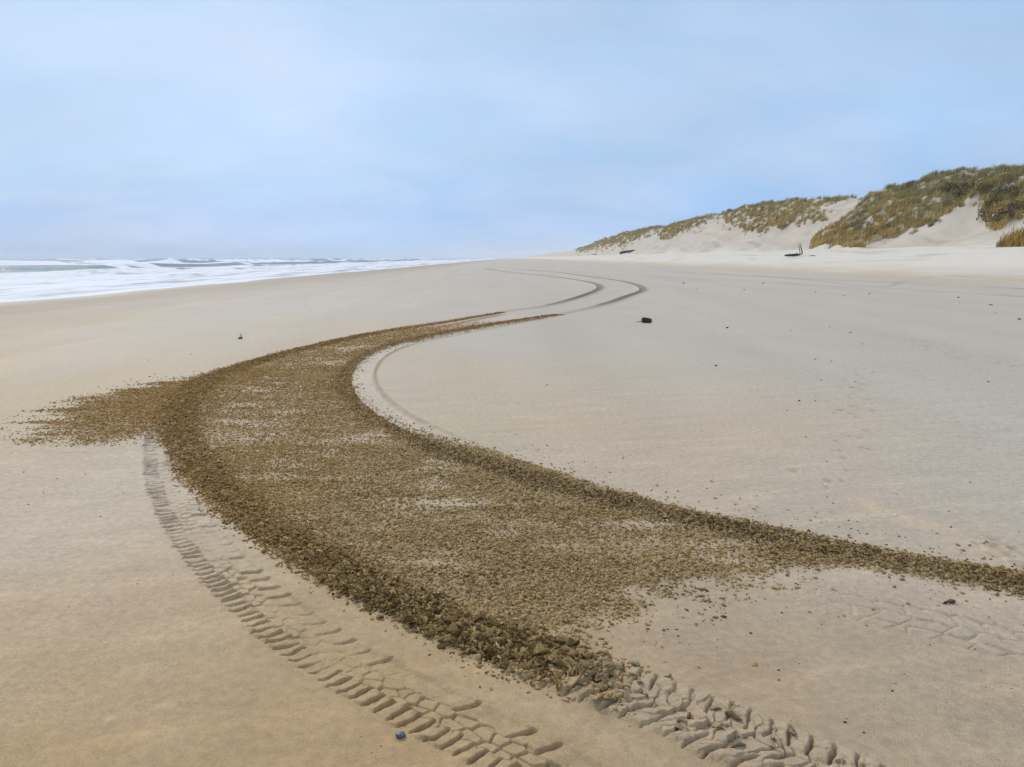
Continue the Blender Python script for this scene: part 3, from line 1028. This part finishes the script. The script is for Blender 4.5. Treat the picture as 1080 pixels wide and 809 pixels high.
# the water flattens out as it runs up the sand
shoal = sst(-31, -60, x)
zs *= .12 + .88 * shoal
wash = .52 + .85 * fbm(x / 5.0, y / 24.0, 193, 4) + .5 * fbm(x / 1.8, y / 9.0, 194, 2) + .15 * sst(-60, -40, x)
foam = np.maximum(foam, surf * np.clip(wash, .12, 1))
zg = base_z(x, y)
depth = SEA_Z + zs - zg
edge_n = gn(x / .5, y / 3.0, 196)
foam = np.maximum(foam, np.exp(-(np.maximum(depth, 0) / .14) ** 2) * 1.1 * (x > -60))
foam = np.where((x > -46) & (depth > .05), foam * (.75 + .3 * fbm(x / 2, y / 14, 197, 3)), foam)
VS = np.stack([x, y, zs + SEA_Z], 1)
ii, jj = np.meshgrid(np.arange(sn - 1), np.arange(sm - 1), indexing='ij')
a = (ii * sm + jj).ravel()
FS = np.stack([a, a + sm, a + sm + 1, a + 1], 1).astype(np.int32)
FS = FS[(depth[FS] > -0.25).any(1)]
used = np.unique(FS)
remap = np.full(len(VS), -1, np.int32)
remap[used] = np.arange(len(used))


def sea_material():
    m, nt, b = new_mat('surf_water')
    geo_ = N(nt, 'ShaderNodeNewGeometry')
    mp = N(nt, 'ShaderNodeMapping')
    mp.inputs['Scale'].default_value = (1, .45, 1)
    nt.links.new(geo_.outputs['Position'], mp.inputs['Vector'])
    att = N(nt, 'ShaderNodeAttribute', attribute_name='foam')
    n1 = noise(nt, .45, 6, .65, mp.outputs['Vector'])
    n2 = noise(nt, 2.2, 4, .65, mp.outputs['Vector'])
    nn = math_node(nt, 'ADD', math_node(nt, 'MULTIPLY', n1.outputs['Fac'], .75), math_node(nt, 'MULTIPLY', n2.outputs['Fac'], .35))
    f = math_node(nt, 'ADD', att.outputs['Fac'], math_node(nt, 'SUBTRACT', nn, .55))
    f = maprange(nt, f, .15, .62, 0, 1)
    mix = N(nt, 'ShaderNodeMix', data_type='RGBA')
    nt.links.new(f, mix.inputs['Factor'])
    mix.inputs[6].default_value = (.035, .095, .125, 1)
    mix.inputs[7].default_value = (.64, .67, .74, 1)
    nt.links.new(mix.outputs[2], b.inputs['Base Color'])
    nt.links.new(maprange(nt, f, 0, 1, .28, .75), b.inputs['Roughness'])
    b.inputs['IOR'].default_value = 1.33
    bp = N(nt, 'ShaderNodeBump', Strength=.5, Distance=.25)
    nt.links.new(n2.outputs['Fac'], bp.inputs['Height'])
    nt.links.new(bp.outputs['Normal'], b.inputs['Normal'])
    return m


tag(mesh_np('sea', VS[used], remap[FS], sea_material(), {'foam': foam[used]}), 'grey-blue sea with rows of white breakers and foam reaching the sand', 'sea', kind='structure')

# ------------------------------------------------------------------ dune plants
def tuft(n, h, spread, width, r):
    """a sheaf of arching blades, each three faces of a tapering strip"""
    az = r.random(n) * 2 * np.pi
    lean = r.uniform(.10, .75, n)
    hh = h * r.uniform(.6, 1.1, n)
    bx, by = r.normal(0, spread * .45, n), r.normal(0, spread * .45, n)
    dx, dy = np.cos(az), np.sin(az)
    wind = np.array([.30, .06])
    V_, F3 = [], []
    for i in range(n):
        px_, py_ = -dy[i] * width, dx[i] * width
        b = np.array([bx[i], by[i], -.05])
        m1 = b + np.array([(dx[i] * lean[i] * .35 + wind[0] * .35) * hh[i], (dy[i] * lean[i] * .35 + wind[1] * .35) * hh[i], hh[i] * .6])
        tp = b + np.array([(dx[i] * lean[i] + wind[0]) * hh[i], (dy[i] * lean[i] + wind[1]) * hh[i], hh[i] * (1.0 - .25 * lean[i])])
        w_ = np.array([px_, py_, 0])
        o_ = len(V_)
        V_ += [b - w_, b + w_, m1 - w_ * .7, m1 + w_ * .7, tp]
        F3 += [(o_, o_ + 1, o_ + 3), (o_, o_ + 3, o_ + 2), (o_ + 2, o_ + 3, o_ + 4)]
    return np.array(V_), np.array(F3)


TUFTS = [tuft(22, .72, .30, .022, np.random.default_rng(300 + i)) for i in range(8)]


def grass_mesh(name, pts, size, tint, label, cat, kind=None, group=None, origin=None):
    z = smooth_mound(pts[:, 0], pts[:, 1], base_z(pts[:, 0], pts[:, 1]))
    Vs, Fs, Ts, off = [], [], [], 0
    which = rng.integers(len(TUFTS), size=len(pts))
    o3 = np.zeros(3) if origin is None else np.asarray(origin)
    for w, (tv, tf) in enumerate(TUFTS):
        sel = np.nonzero(which == w)[0]
        if not len(sel):
            continue
        m = len(sel)
        yaw = rng.normal(0, .6, m)
        s_ = size[sel][:, None]
        cy, sy = np.cos(yaw)[:, None], np.sin(yaw)[:, None]
        x_ = (tv[None, :, 0] * cy - tv[None, :, 1] * sy) * s_
        y_ = (tv[None, :, 0] * sy + tv[None, :, 1] * cy) * s_
        z_ = tv[None, :, 2] * s_ * rng.uniform(.8, 1.2, (m, 1))
        P = np.stack([x_ + pts[sel, 0][:, None], y_ + pts[sel, 1][:, None], z_ + z[sel][:, None]], -1) - o3
        Vs.append(P.reshape(-1, 3))
        Fs.append((tf[None] + (np.arange(m) * len(tv))[:, None, None] + off).reshape(-1, 3))
        blade = rng.uniform(.75, 1.25, (m, len(tv) // 5)).repeat(5, axis=1)
        Ts.append((tint[sel][:, None, :] * blade[..., None]).reshape(-1, 3))
        off += m * len(tv)
    ob = mesh_np(name, np.vstack(Vs), np.vstack(Fs), M_GRASS, {'tint': np.vstack(Ts)}, smooth=False)
    if origin is not None:
        ob.location = origin
    return tag(ob, label, cat, group, kind)


GOLD = np.array([.46, .315, .085])
OLIVE = np.array([.290, .255, .095])
PALE = np.array([.46, .42, .20])
BROWN = np.array([.120, .085, .050])
STRAW = np.array([.50, .41, .22])


def grass_tint(pts, pv, lowness):
    n = len(pts)
    n1 = fbm(pts[:, 0] / 4.0, pts[:, 1] / 4.0, 201, 3)
    n2 = fbm(pts[:, 0] / 1.6, pts[:, 1] / 1.6, 202, 2)
    c = lerp(np.tile(OLIVE, (n, 1)), GOLD, np.clip(lowness * 1.25 + n1 * .9, 0, 1))
    c = lerp(c, BROWN, np.clip(sst(.15, .55, n1 * -1.1 + .35 * n2 + .10) * (1 - lowness * .7), 0, 1) * .55)
    c = lerp(c, PALE, sst(.25, .6, n2 + .3 * rng.random(n) - .05) * .8)
    c = lerp(c, STRAW, (rng.random(n) < .10) * .6)
    return c * rng.uniform(.75, 1.25, (n, 1))


dens = {}
cand_y = np.exp(rng.uniform(math.log(48), math.log(650), 90000))
cand_x = rng.uniform(33.5, 78, 90000)
cz = smooth_mound(cand_x, cand_y, base_z(cand_x, cand_y))
cu, cv = project(cand_x, cand_y, cz)
crest_behind = cand_x > XC + 2
labels = {
    'near': 'golden and olive marram grass over the big nearest dune at the right edge',
    'middle': 'olive marram grass capping the second dune above the driftwood branch',
    'further': 'tawny strip of marram grass on the third dune ridge',
    'far': 'grey-green marram grass along the farthest low dunes',
}
_j = np.exp(rng.normal(0, .5, len(cu)))
keepers = {k: in_poly(cu + 2.2 * _j * fbm(cand_x / 1.5, cand_y / 2., 207, 2) * 3, cv + 2.0 * _j * fbm(cand_x / 1.5, cand_y / 2., 208, 2) * 3, pl) for k, pl in GRASS.items()}
clumpy = fbm(cand_x / 2.2, cand_y / 2.2, 205, 2)
gap = (0.62 + .55 * clumpy + .0 * cand_x)
hind = crest_behind & (fbm(cand_x / 9., cand_y / 12., 206, 2) > -.05)
for k, sel in keepers.items():
    lo_, hi_ = {'near': (50, 118), 'middle': (80, 200), 'further': (110, 330), 'far': (160, 650)}[k]
    s_ = sel & (cand_y > lo_) & (cand_y < hi_) & ~crest_behind
    if k == 'near':
        s_ |= hind & (cand_y < 118)
    if k == 'middle':
        s_ |= hind & (cand_y > 125) & (cand_y < 200)
    if k == 'far':
        s_ |= hind & (cand_y > 200)
    s_ &= rng.random(len(s_)) < np.clip(gap, .12, 1) * (1.0 if k == 'near' else .8)
    idx = np.nonzero(s_)[0]
    pts = np.c_[cand_x[idx], cand_y[idx]]
    u_ = np.clip((pts[:, 0] - 35) / (XC - 35), 0, 1)
    lown = np.clip(1.15 - 1.5 * u_, 0, 1) if k == 'near' else np.clip(.85 - .5 * u_, 0, 1)
    size = rng.uniform(.75, 1.3, len(pts)) * (1 + .25 * sst(120, 300, pts[:, 1]))
    grass_mesh('dune_grass', pts, size, grass_tint(pts, cv[idx], lown), labels[k], 'dune grass', 'stuff')
    print(k, len(pts))


def one_tussock(px_, py_, rad, n, label, tint, hs=1.0, ydepth=1.0):
    g = unproject([px_], [py_])[0]
    a_ = rng.random(n) * 2 * np.pi
    d_ = rad * np.sqrt(rng.random(n))
    pts = np.c_[g[0] + d_ * np.cos(a_), g[1] + d_ * np.sin(a_) * ydepth]
    hs = hs * (1 + (1.1 * (1 - (d_ / rad) ** 2) - .3) * (rad > 1))
    zz = float(base_z(np.array([g[0]]), np.array([g[1]]))[0])
    ti = tint * rng.uniform(.7, 1.25, (n, 1))
    grass_mesh('grass_tussock', pts, rng.uniform(.7, 1.2, n) * hs, ti, label, 'grass', None, None, (g[0], g[1], zz))


one_tussock(1086, 258, 1.7, 170, 'rounded golden brown grass hummock alone on the sand at the dune foot', GOLD * .95, 1.1)
one_tussock(944, 250, .45, 14, 'small straw grass tuft by itself just below the big dune grass', STRAW, .7)
one_tussock(985, 237, .40, 12, 'small olive grass tuft at the rim of the bare sand hollow', OLIVE, .7)
one_tussock(963, 246, .35, 9, 'thin pale grass tuft on the bare slope under the dune grass', PALE, .6)


def shrub_meshes(seed, n=520, rad=.95):
    r = np.random.default_rng(seed)
    lob = [(r.normal(0, .38, 3) * np.array([1, 1, .4]), r.uniform(.4, .62)) for _ in range(6)]
    V_, F_, T_ = [], [], []
    for i in range(n):
        c_, q = lob[r.integers(6)]
        d = r.normal(0, 1, 3)
        d /= np.linalg.norm(d)
        pnt = (c_ + d * q * r.random() ** .35) * rad + np.array([0, 0, .55])
        if pnt[2] < .03:
            pnt[2] = r.uniform(.03, .4)
        a_, b_ = r.normal(0, 1, 3), r.normal(0, 1, 3)
        a_ /= np.linalg.norm(a_)
        b_ -= a_ * (a_ @ b_)
        b_ /= np.linalg.norm(b_)
        l = r.uniform(.07, .15)
        o_ = len(V_)
        V_ += [pnt - a_ * l, pnt + b_ * l * .45, pnt + a_ * l, pnt - b_ * l * .45]
        F_.append((o_, o_ + 1, o_ + 2, o_ + 3))
        t = np.array([.115, .092, .048]) * r.uniform(.5, 1.5) if r.random() < .66 else np.array([.30, .24, .09])
        T_ += [t] * 4
    return np.array(V_), np.array(F_), np.array(T_)


def tube(pts, rads, seg=8, seed=0, rough=.0):
    pts, rads = np.asarray(pts, float), np.asarray(rads, float)
    r = np.random.default_rng(seed)
    T = np.gradient(pts, axis=0)
    T /= np.linalg.norm(T, axis=1)[:, None]
    ref = np.array([0, 0, 1.]) if abs(T[0][2]) < .9 else np.array([1., 0, 0])
    V_, F_ = [], []
    ang = np.linspace(0, 2 * np.pi, seg, endpoint=False)
    for i, (p_, q) in enumerate(zip(pts, rads)):
        u = np.cross(T[i], ref)
        u /= np.linalg.norm(u)
        v = np.cross(u, T[i])
        k = q * (1 + rough * r.normal(0, 1, seg))
        V_ += list(p_ + (np.cos(ang) * k)[:, None] * u + (np.sin(ang) * k)[:, None] * v)
    n = len(pts)
    for i in range(n - 1):
        for s_ in range(seg):
            s2 = (s_ + 1) % seg
            F_.append((i * seg + s_, i * seg + s2, (i + 1) * seg + s2, (i + 1) * seg + s_))
    c0, c1 = len(V_), len(V_) + 1
    V_ += [pts[0] - T[0] * rads[0] * .25, pts[-1] + T[-1] * rads[-1] * .25]
    loops, sizes = [], []
    for f in F_:
        loops += f
        sizes.append(4)
    for s_ in range(seg):
        s2 = (s_ + 1) % seg
        loops += [c0, s2, s_]
        loops += [c1, (n - 1) * seg + s_, (n - 1) * seg + s2]
        sizes += [3, 3]
    return np.array(V_), loops, sizes


def part(name, geo_, mat, parent, smooth=True):
    v, l, s_ = geo_
    return mesh_np(name, v, l, mat, None, smooth, parent, s_)


def make_shrub(seed, label, group):
    t = thing('dune_shrub', label, 'shrub', (0, 0, 0), 0, group)
    v, f, tn2 = shrub_meshes(seed)
    mesh_np('foliage', v, f, M_LEAF, {'tint': tn2}, False, t)
    r = np.random.default_rng(seed)
    part('stem', tube([(0, 0, -.2), (.03, .02, .2), (.10, -.04, .5), (.16, .02, .8)], [.05, .04, .03, .012], 6, seed, .1), M_WOOD, t)
    return t


def copy_tree(o):
    c = o.copy()
    C.objects.link(c)
    for ch in list(o.children):
        d = ch.copy()
        C.objects.link(d)
        d.parent = c
    return c


L1 = 'dark brown low shrub amid dune grass along the top of the bare sand hollow'
L2 = 'dark olive low shrub on the dune slope right of the bare sand hollow'
s1 = make_shrub(401, L1, 'dark shrubs above the sand hollow')
s2 = make_shrub(402, L2, 'dark shrubs right of the sand hollow')
first = {0: True, 1: True}
spots = [(0, 1000, 211), (0, 1008, 208), (0, 1016, 205), (0, 1024, 204), (0, 1032, 206), (0, 1038, 203), (0, 1012, 213), (0, 1028, 211), (0, 1020, 213), (0, 1044, 199), (0, 1036, 212),
         (1, 1046, 222), (1, 1052, 215), (1, 1060, 211), (1, 1044, 231), (1, 1053, 230), (1, 1062, 224), (1, 1070, 219), (1, 1050, 241), (1, 1064, 233), (1, 1077, 213), (1, 1073, 226)]
for g_, px_, py_ in spots:
    src = (s1, s2)[g_]
    o = src if first[g_] else copy_tree(src)
    first[g_] = False
    q = unproject([px_], [py_])[0]
    zz = float(smooth_mound(np.array([q[0]]), np.array([q[1]]), base_z(np.array([q[0]]), np.array([q[1]])))[0])
    o.location = (q[0], q[1], zz - .05)
    o.rotation_euler = (0, 0, rng.random() * 6.28)
    k = rng.uniform(.55, 1.05)
    o.scale = (k * 1.15, k * 1.15, k)


# ------------------------------------------------------------------ driftwood, stones and shells
def at(px_, py_):
    q = unproject([px_], [py_])[0]
    return q[0], q[1], float(ground_z(q[0], q[1])[0])


def blob(seed, sx, sy, sz, amp=.18, sub=2, power=1.0):
    import bmesh
    bm = bmesh.new()
    bmesh.ops.create_icosphere(bm, subdivisions=sub, radius=1)
    v = np.array([q.co[:] for q in bm.verts])
    f = np.array([[w.index for w in q.verts] for q in bm.faces])
    bm.free()
    n = gn(v[:, 0] * 1.3 + seed, v[:, 1] * 1.3 + v[:, 2], seed) + .5 * gn(v[:, 0] * 3 + seed, v[:, 2] * 3 - v[:, 1], seed + 3)
    v = np.sign(v) * np.abs(v) ** power * (1 + amp * n)[:, None]
    return v * np.array([sx, sy, sz]), f


def blob_part(name, geo_, mat, parent=None, smooth=True):
    return mesh_np(name, geo_[0], geo_[1], mat, None, smooth, parent)


# block of dark wood on the open sand, with a thin stick beside it
x_, y_, z_ = at(682, 340.5)
t = thing('driftwood_chunk', 'short black chunk of driftwood with a thin twig lying on open sand', 'driftwood', (x_, y_, z_))
w = .120
part('log', tube([(-w, .02, .075), (-w * .5, .01, .078), (0, 0, .066), (w * .55, -.01, .060), (w * 1.02, -.02, .048)], [.056, .074, .070, .058, .046], 12, 5, .13), M_WOOD, t)
part('twig', tube([(-w * .9, .03, .03), (-w * 1.6, .05, .028), (-w * 2.3, .03, .012)], [.010, .008, .004], 6, 6, .1), M_WOOD, t)
# long log near the dunes
x_, y_, z_ = at(663, 267.4)
ln = 9.5 * y_ / F
t = thing('driftwood_log', 'long dark log lying slantwise on pale sand below the farthest dunes', 'driftwood', (x_, y_, z_))
part('trunk', tube([(-ln, -1.0, .10), (-ln * .6, -.6, .40), (0, 0, .62), (ln * .5, .6, .80), (ln, 1.1, 1.02)], [.34, .40, .36, .34, .30], 12, 7, .08), M_WOOD, t)
part('branch_stub', tube([(-ln * .3, -.25, .7), (-ln * .22, -.45, 1.0)], [.12, .07], 7, 8, .1), M_WOOD, t)
# root and limbs standing up
x_, y_, z_ = at(837, 270.6)
k = y_ / F
t = thing('driftwood_branch', 'blackened driftwood stump with two upright bare limbs on the upper beach', 'driftwood', (x_, y_, z_))
part('trunk', tube([(-9 * k, .1, .10), (-6 * k, .05, 1.3 * k), (-2 * k, 0, 1.5 * k), (3 * k, -.05, 1.6 * k), (7 * k, 0, 1.4 * k)], [.8 * k, 1.1 * k, 1.35 * k, 1.6 * k, 1.0 * k], 12, 9, .12), M_WOOD, t)
part('limb', tube([(6.3 * k, 0, 1.2 * k), (6.6 * k, .05, 5 * k), (5.6 * k, .1, 9 * k), (5.0 * k, .1, 13.5 * k)], [.6 * k, .45 * k, .38 * k, .2 * k], 8, 10, .08), M_WOOD, t)
part('limb', tube([(8.6 * k, .1, .8 * k), (9.0 * k, .1, 5 * k), (8.0 * k, .2, 9 * k), (7.2 * k, .2, 13.0 * k)], [.7 * k, .6 * k, .5 * k, .3 * k], 8, 11, .08), M_WOOD, t)
part('root', tube([(1 * k, 0, 1.5 * k), (2.4 * k, -.1, 3.0 * k), (3.6 * k, -.1, 3.3 * k)], [.7 * k, .5 * k, .25 * k], 7, 12, .1), M_WOOD, t)
part('root', tube([(3 * k, -.2, .9 * k), (8 * k, -.5, .7 * k), (10 * k, -.6, .3 * k)], [.8 * k, .6 * k, .3 * k], 7, 13, .1), M_WOOD, t)
for lx, ly, hw, lab in ((629, 268.4, 5, 'thin flat strip of dark wood on sand below the far dune grass'), (858, 270.5, 4, 'thin grey stick lying in the sand beside the upright driftwood limbs')):
    x_, y_, z_ = at(lx, ly)
    k = y_ / F
    o = mesh_np('driftwood_stick', *(lambda g: (g[0], g[1]))(tube([(-hw * k, 0, .05), (0, .1, .09), (hw * k, .2, .04)], [.25 * k, .4 * k, .2 * k], 7, int(lx), .1)), M_WOOD, None, True, None, tube([(0, 0, 0), (1, 0, 0), (2, 0, 0)], [1, 1, 1], 7)[2])
    o.location = (x_, y_, z_)
    tag(o, lab, 'driftwood')

x_, y_, z_ = at(422.5, 777)
o = blob_part('pebble', blob(3, .0180, .0145, .0095, .16, 3), M_BLUE)
o.location = (x_, y_, z_ + .007)
o.rotation_euler = (0, .1, .4)
tag(o, 'smooth blue-grey pebble beside the bar-shaped tyre tread marks', 'pebble')

x_, y_, z_ = at(1002, 636)
t = thing('shell_fragment', 'dark red shell fragment with a pointed black tip on grey sand', 'shell', (x_, y_, z_), .25)
v, f = blob(5, .027, .014, .009, .2, 3)
v[:, 1] *= .45 + .75 * sst(-.026, .02, v[:, 0])
v[:, 2] = v[:, 2] * (.5 + .7 * sst(-.026, .02, v[:, 0])) + .010
mesh_np('shell', v, f, M_RED, None, True, t)
part('tip', tube([(-.018, 0, .007), (-.032, .001, .006), (-.044, -.002, .003)], [.006, .0045, .0015], 7, 14, .08), M_DARK, t)

x_, y_, z_ = at(253.5, 357.5)
t = thing('shell_fragment', 'small grey and white broken shell standing alone seaward of the churned sand', 'shell', (x_, y_, z_), .2)
v, f = blob(7, .045, .03, .030, .15, 3)
v[:, 2] += .018
mesh_np('shell', v, f, M_GREYSHELL, None, True, t)
v, f = blob(8, .024, .016, .022, .15, 3)
mesh_np('rim', v + np.array([.022, .004, .062]), f, M_SHELL, None, True, t)
v, f = blob(9, .024, .013, .010, .15, 2)
mesh_np('flap', v + np.array([.012, .006, .088]), f, M_GREYSHELL, None, True, t)


def shell_piece(px_, py_, ln, label, seed):
    x_, y_, z_ = at(px_, py_)
    v, f = blob(seed, ln, ln * .6, ln * .28, .25, 3)
    v[:, 2] += .5 * ln * (1 - (v[:, 0] / ln) ** 2) * .3
    o = blob_part('shell_fragment', (v, f), M_SHELL)
    o.location = (x_, y_, z_ + ln * .05)
    o.rotation_euler = (.1, .05, seed)
    tag(o, label, 'shell')


shell_piece(871, 511.5, .016, 'white shell chip at the upper end of the tan streak in the sand', 21)
shell_piece(945, 543, .013, 'white shell chip halfway down the tan streak in the sand', 22)
shell_piece(321, 322, .055, 'white shell fragment on the damp sand towards the sea', 23)

# dark pebbles and bits of wood on the smooth sand: (x, y, half length in pixels)
RIGHT_NEAR = [(792, 668, 4), (821, 707, 3.5), (891, 762, 4), (893, 758, 2), (911, 773, 3.5), (941, 729, 3.5), (1035, 707, 2), (1028, 686, 2), (1040, 725, 2), (914, 660, 2.5), (843, 700, 2.2), (981, 623, 1.5), (998, 741, 2), (981, 680, 2), (704, 664, 3),
              (717, 678, 2.2), (727, 680, 2), (820, 655, 1.8), (808, 736, 1.4), (834, 760, 1.5), (1067, 726, 2), (954, 711, 2), (797, 634, 2.2), (1043, 651, 2), (1027, 641, 1.8), (1061, 690, 1.5), (960, 640, 1.5), (700, 669, 2.4), (668, 668, 1.8), (663, 662, 2), (679, 677, 2), (640, 679, 3)]
RIGHT_MID = [(767, 346, 4.0), (1011, 314, 3.6), (1045, 322, 3.6), (1075, 337, 3.8), (897, 351, 2.6), (860, 379, 2.6), (877, 381, 2.6), (755, 386, 3.2), (737, 380, 1.6), (917, 310, 3), (1042, 403, 3.0), (902, 403, 2.4), (785, 306, 2.4), (721, 299, 3.0), (577, 406, 2.2), (866, 401, 2.6), (835, 349, 1.5),
             (843, 423, 3.6), (860, 423, 2.4), (850, 461, 2.6), (872, 487, 2.6), (830, 433, 1.8), (1023, 509, 2.4), (805, 299, 2.6), (890, 312, 2), (860, 308, 2), (1050, 330, 1.6), (1012, 319, 1.5), (910, 363, 1.8), (875, 345, 1.8), (735, 305, 1.6),
 (895, 549, 2.4), (905, 560, 2.6), (935, 575, 3), (885, 556, 2.2), (955, 567, 2.4), (975, 582, 2.8), (990, 577, 2.2), (860, 545, 2), (830, 538, 2), (1020, 590, 3.2), (1045, 590, 3), (1068, 598, 4), (1003, 556, 3.4), (1038, 573, 2.4)]
LEFT = [(104, 408, 2), (157, 380, 1.8), (201, 374, 1.6), (106, 545, 2.4), (145, 616, 2.4), (72, 640, 1.5), (46, 520, 2), (30, 532, 2), (155, 602, 1.4), (402, 787, 2), (366, 799, 1.5), (381, 777, 1.5), (392, 794, 1.8), (473, 697, 1.5), (12, 478, 2), (25, 498, 2.2), (60, 505, 2), (90, 500, 1.8), (130, 520, 1.6), (20, 660, 1.2)]
PEBS = [blob(40 + i, 1, .62, .5, .28, 1) for i in range(4)]
PEB_MESH = []
for v, f in PEBS:
    o = mesh_np('pebble', v, f, M_DARK)
    PEB_MESH.append(o.data)
    bpy.data.objects.remove(o)
for lst, lab, grp in ((RIGHT_NEAR, 'tiny dark pebble on the grey sand below the churned track, near the red shell', 'dark pebbles on the sand near the red shell'),
                      (RIGHT_MID, 'tiny dark pebble on smooth sand between the churned curve and the dunes', 'dark pebbles between the curve and the dunes'),
                      (LEFT, 'tiny dark pebble on smooth sand seaward of the tyre tracks', 'dark pebbles seaward of the tracks')):
    for px_, py_, hl in lst:
        x_, y_, z_ = at(px_, py_)
        dep = y_ * CP - (z_ - CAMZ) * SP
        s_ = hl * .52 * dep / F
        o = bpy.data.objects.new('pebble', PEB_MESH[rng.integers(4)])
        C.objects.link(o)
        o.location = (x_, y_, z_ + s_ * .18)
        o.scale = (s_, s_, s_ * rng.uniform(.6, 1.1))
        o.rotation_euler = (rng.normal(0, .2), rng.normal(0, .2), rng.normal(0, .5))
        tag(o, lab, 'pebble', grp)

# ------------------------------------------------------------------ haze
bx = 2750.0
hz = mesh_np('haze', np.array([(sx * bx, sy * bx, sz_) for sz_ in (-11.0, 24.0) for sy in (-1, 1) for sx in (-1, 1)]),
             np.array([(0, 2, 3, 1), (4, 5, 7, 6), (0, 1, 5, 4), (2, 6, 7, 3), (0, 4, 6, 2), (1, 3, 7, 5)]), bpy.data.materials.new('sea_haze'), None, False)
tag(hz, 'thin pale sea haze along the far beach', 'haze', kind='stuff')
hm = hz.data.materials[0]
hm.use_nodes = True
hn = hm.node_tree
hn.nodes.clear()
out = hn.nodes.new('ShaderNodeOutputMaterial')
vol = hn.nodes.new('ShaderNodeVolumePrincipled')
vol.inputs['Color'].default_value = (.97, .985, 1, 1)
vol.inputs['Density'].default_value = 0.00028
vol.inputs['Anisotropy'].default_value = 0.0
hn.links.new(vol.outputs['Volume'], out.inputs['Volume'])
hm.cycles.homogeneous_volume = True if hasattr(hm.cycles, 'homogeneous_volume') else None

# ------------------------------------------------------------------ sky and sun
SUN_AZ, SUN_EL = -32.0, 40.0
world = bpy.data.worlds.new('World')
bpy.context.scene.world = world
world.use_nodes = True
wn = world.node_tree
bg = wn.nodes['Background']
sky = wn.nodes.new('ShaderNodeTexSky')
sky.sky_type = 'NISHITA'
sky.sun_disc = False
sky.sun_elevation = R(SUN_EL)
sky.sun_rotation = R(SUN_AZ)
sky.dust_density = 2.0
sky.ozone_density = 1.5
tc = wn.nodes.new('ShaderNodeTexCoord')
sep = wn.nodes.new('ShaderNodeSeparateXYZ')
wn.links.new(tc.outputs['Generated'], sep.inputs[0])
zc = math_node(wn, 'MAXIMUM', sep.outputs['Z'], 0.0)
den = math_node(wn, 'ADD', zc, .34)
comb = wn.nodes.new('ShaderNodeCombineXYZ')
wn.links.new(math_node(wn, 'DIVIDE', sep.outputs['X'], den), comb.inputs[0])
wn.links.new(math_node(wn, 'DIVIDE', sep.outputs['Y'], den), comb.inputs[1])
mp = wn.nodes.new('ShaderNodeMapping')
mp.inputs['Scale'].default_value = (1.5, 2.0, 1)
mp.inputs['Rotation'].default_value = (0, 0, .25)
wn.links.new(comb.outputs[0], mp.inputs['Vector'])
c1 = noise(wn, 1.1, 6, .55, mp.outputs['Vector'])
c1.inputs['Distortion'].default_value = .6
c2 = noise(wn, .75, 4, .55, mp.outputs['Vector'])
grad = wn.nodes.new('ShaderNodeValToRGB')
els = grad.color_ramp.elements
els[0].position, els[0].color = 0.0, (.33, .54, .87, 1)
els[1].position, els[1].color = 1.0, (.98, 1.0, 1.02, 1)
for p_, c_ in ((.05, (.265, .48, .84)), (.12, (.345, .54, .82)), (.22, (.39, .57, .82)), (.33, (.37, .56, .80)), (.55, (.70, .80, .92))):
    e = els.new(p_)
    e.color = (*c_, 1)
wn.links.new(zc, grad.inputs['Fac'])
veil = wn.nodes.new('ShaderNodeMix')
veil.data_type = 'RGBA'
wn.links.new(maprange(wn, c1.outputs['Fac'], .40, .75, 0, .55), veil.inputs['Factor'])
wn.links.new(grad.outputs['Color'], veil.inputs[6])
veil.inputs[7].default_value = (.56, .635, .83, 1)
dark = scale_col(wn, veil.outputs[2], maprange(wn, c2.outputs['Fac'], .32, .66, .86, 1.05))
up10 = wn.nodes.new('ShaderNodeVectorMath')
up10.operation = 'SCALE'
wn.links.new(dark, up10.inputs[0])
up10.inputs['Scale'].default_value = 9.3
mixs = wn.nodes.new('ShaderNodeMix')
mixs.data_type = 'RGBA'
mixs.inputs['Factor'].default_value = .86
wn.links.new(sky.outputs['Color'], mixs.inputs[6])
wn.links.new(up10.outputs['Vector'], mixs.inputs[7])
wn.links.new(mixs.outputs[2], bg.inputs['Color'])
bg.inputs['Strength'].default_value = 0.1

sl = bpy.data.lights.new('sun', 'SUN')
sl.energy = 1.5
sl.angle = R(10)
sl.color = (1.0, .95, .87)
so = bpy.data.objects.new('sun', sl)
C.objects.link(so)
so.rotation_euler = (R(90 - SUN_EL), 0, R(180 - SUN_AZ) + math.pi - 0)
from mathutils import Vector
S = Vector((math.sin(R(SUN_AZ)) * math.cos(R(SUN_EL)), math.cos(R(SUN_AZ)) * math.cos(R(SUN_EL)), math.sin(R(SUN_EL))))
so.rotation_euler = S.to_track_quat('Z', 'Y').to_euler()
so.location = (0, 0, 30)

# ------------------------------------------------------------------ camera
cd = bpy.data.cameras.new('camera')
cd.sensor_fit = 'HORIZONTAL'
cd.sensor_width = 36
cd.lens = 36 * F / PW
cd.clip_start = .05
cd.clip_end = 12000
co = bpy.data.objects.new('camera', cd)
C.objects.link(co)
co.location = (0, 0, CAMZ)
co.rotation_euler = (math.pi / 2 - PITCH, 0, 0)
sc_ = bpy.context.scene
sc_.camera = co
sc_.view_settings.view_transform = 'Standard'
sc_.view_settings.look = 'None'
sc_.view_settings.gamma = 1
sc_.view_settings.use_curve_mapping = False
sc_.view_settings.exposure = 0.31
sc_.cycles.max_bounces = 5
sc_.cycles.volume_bounces = 2
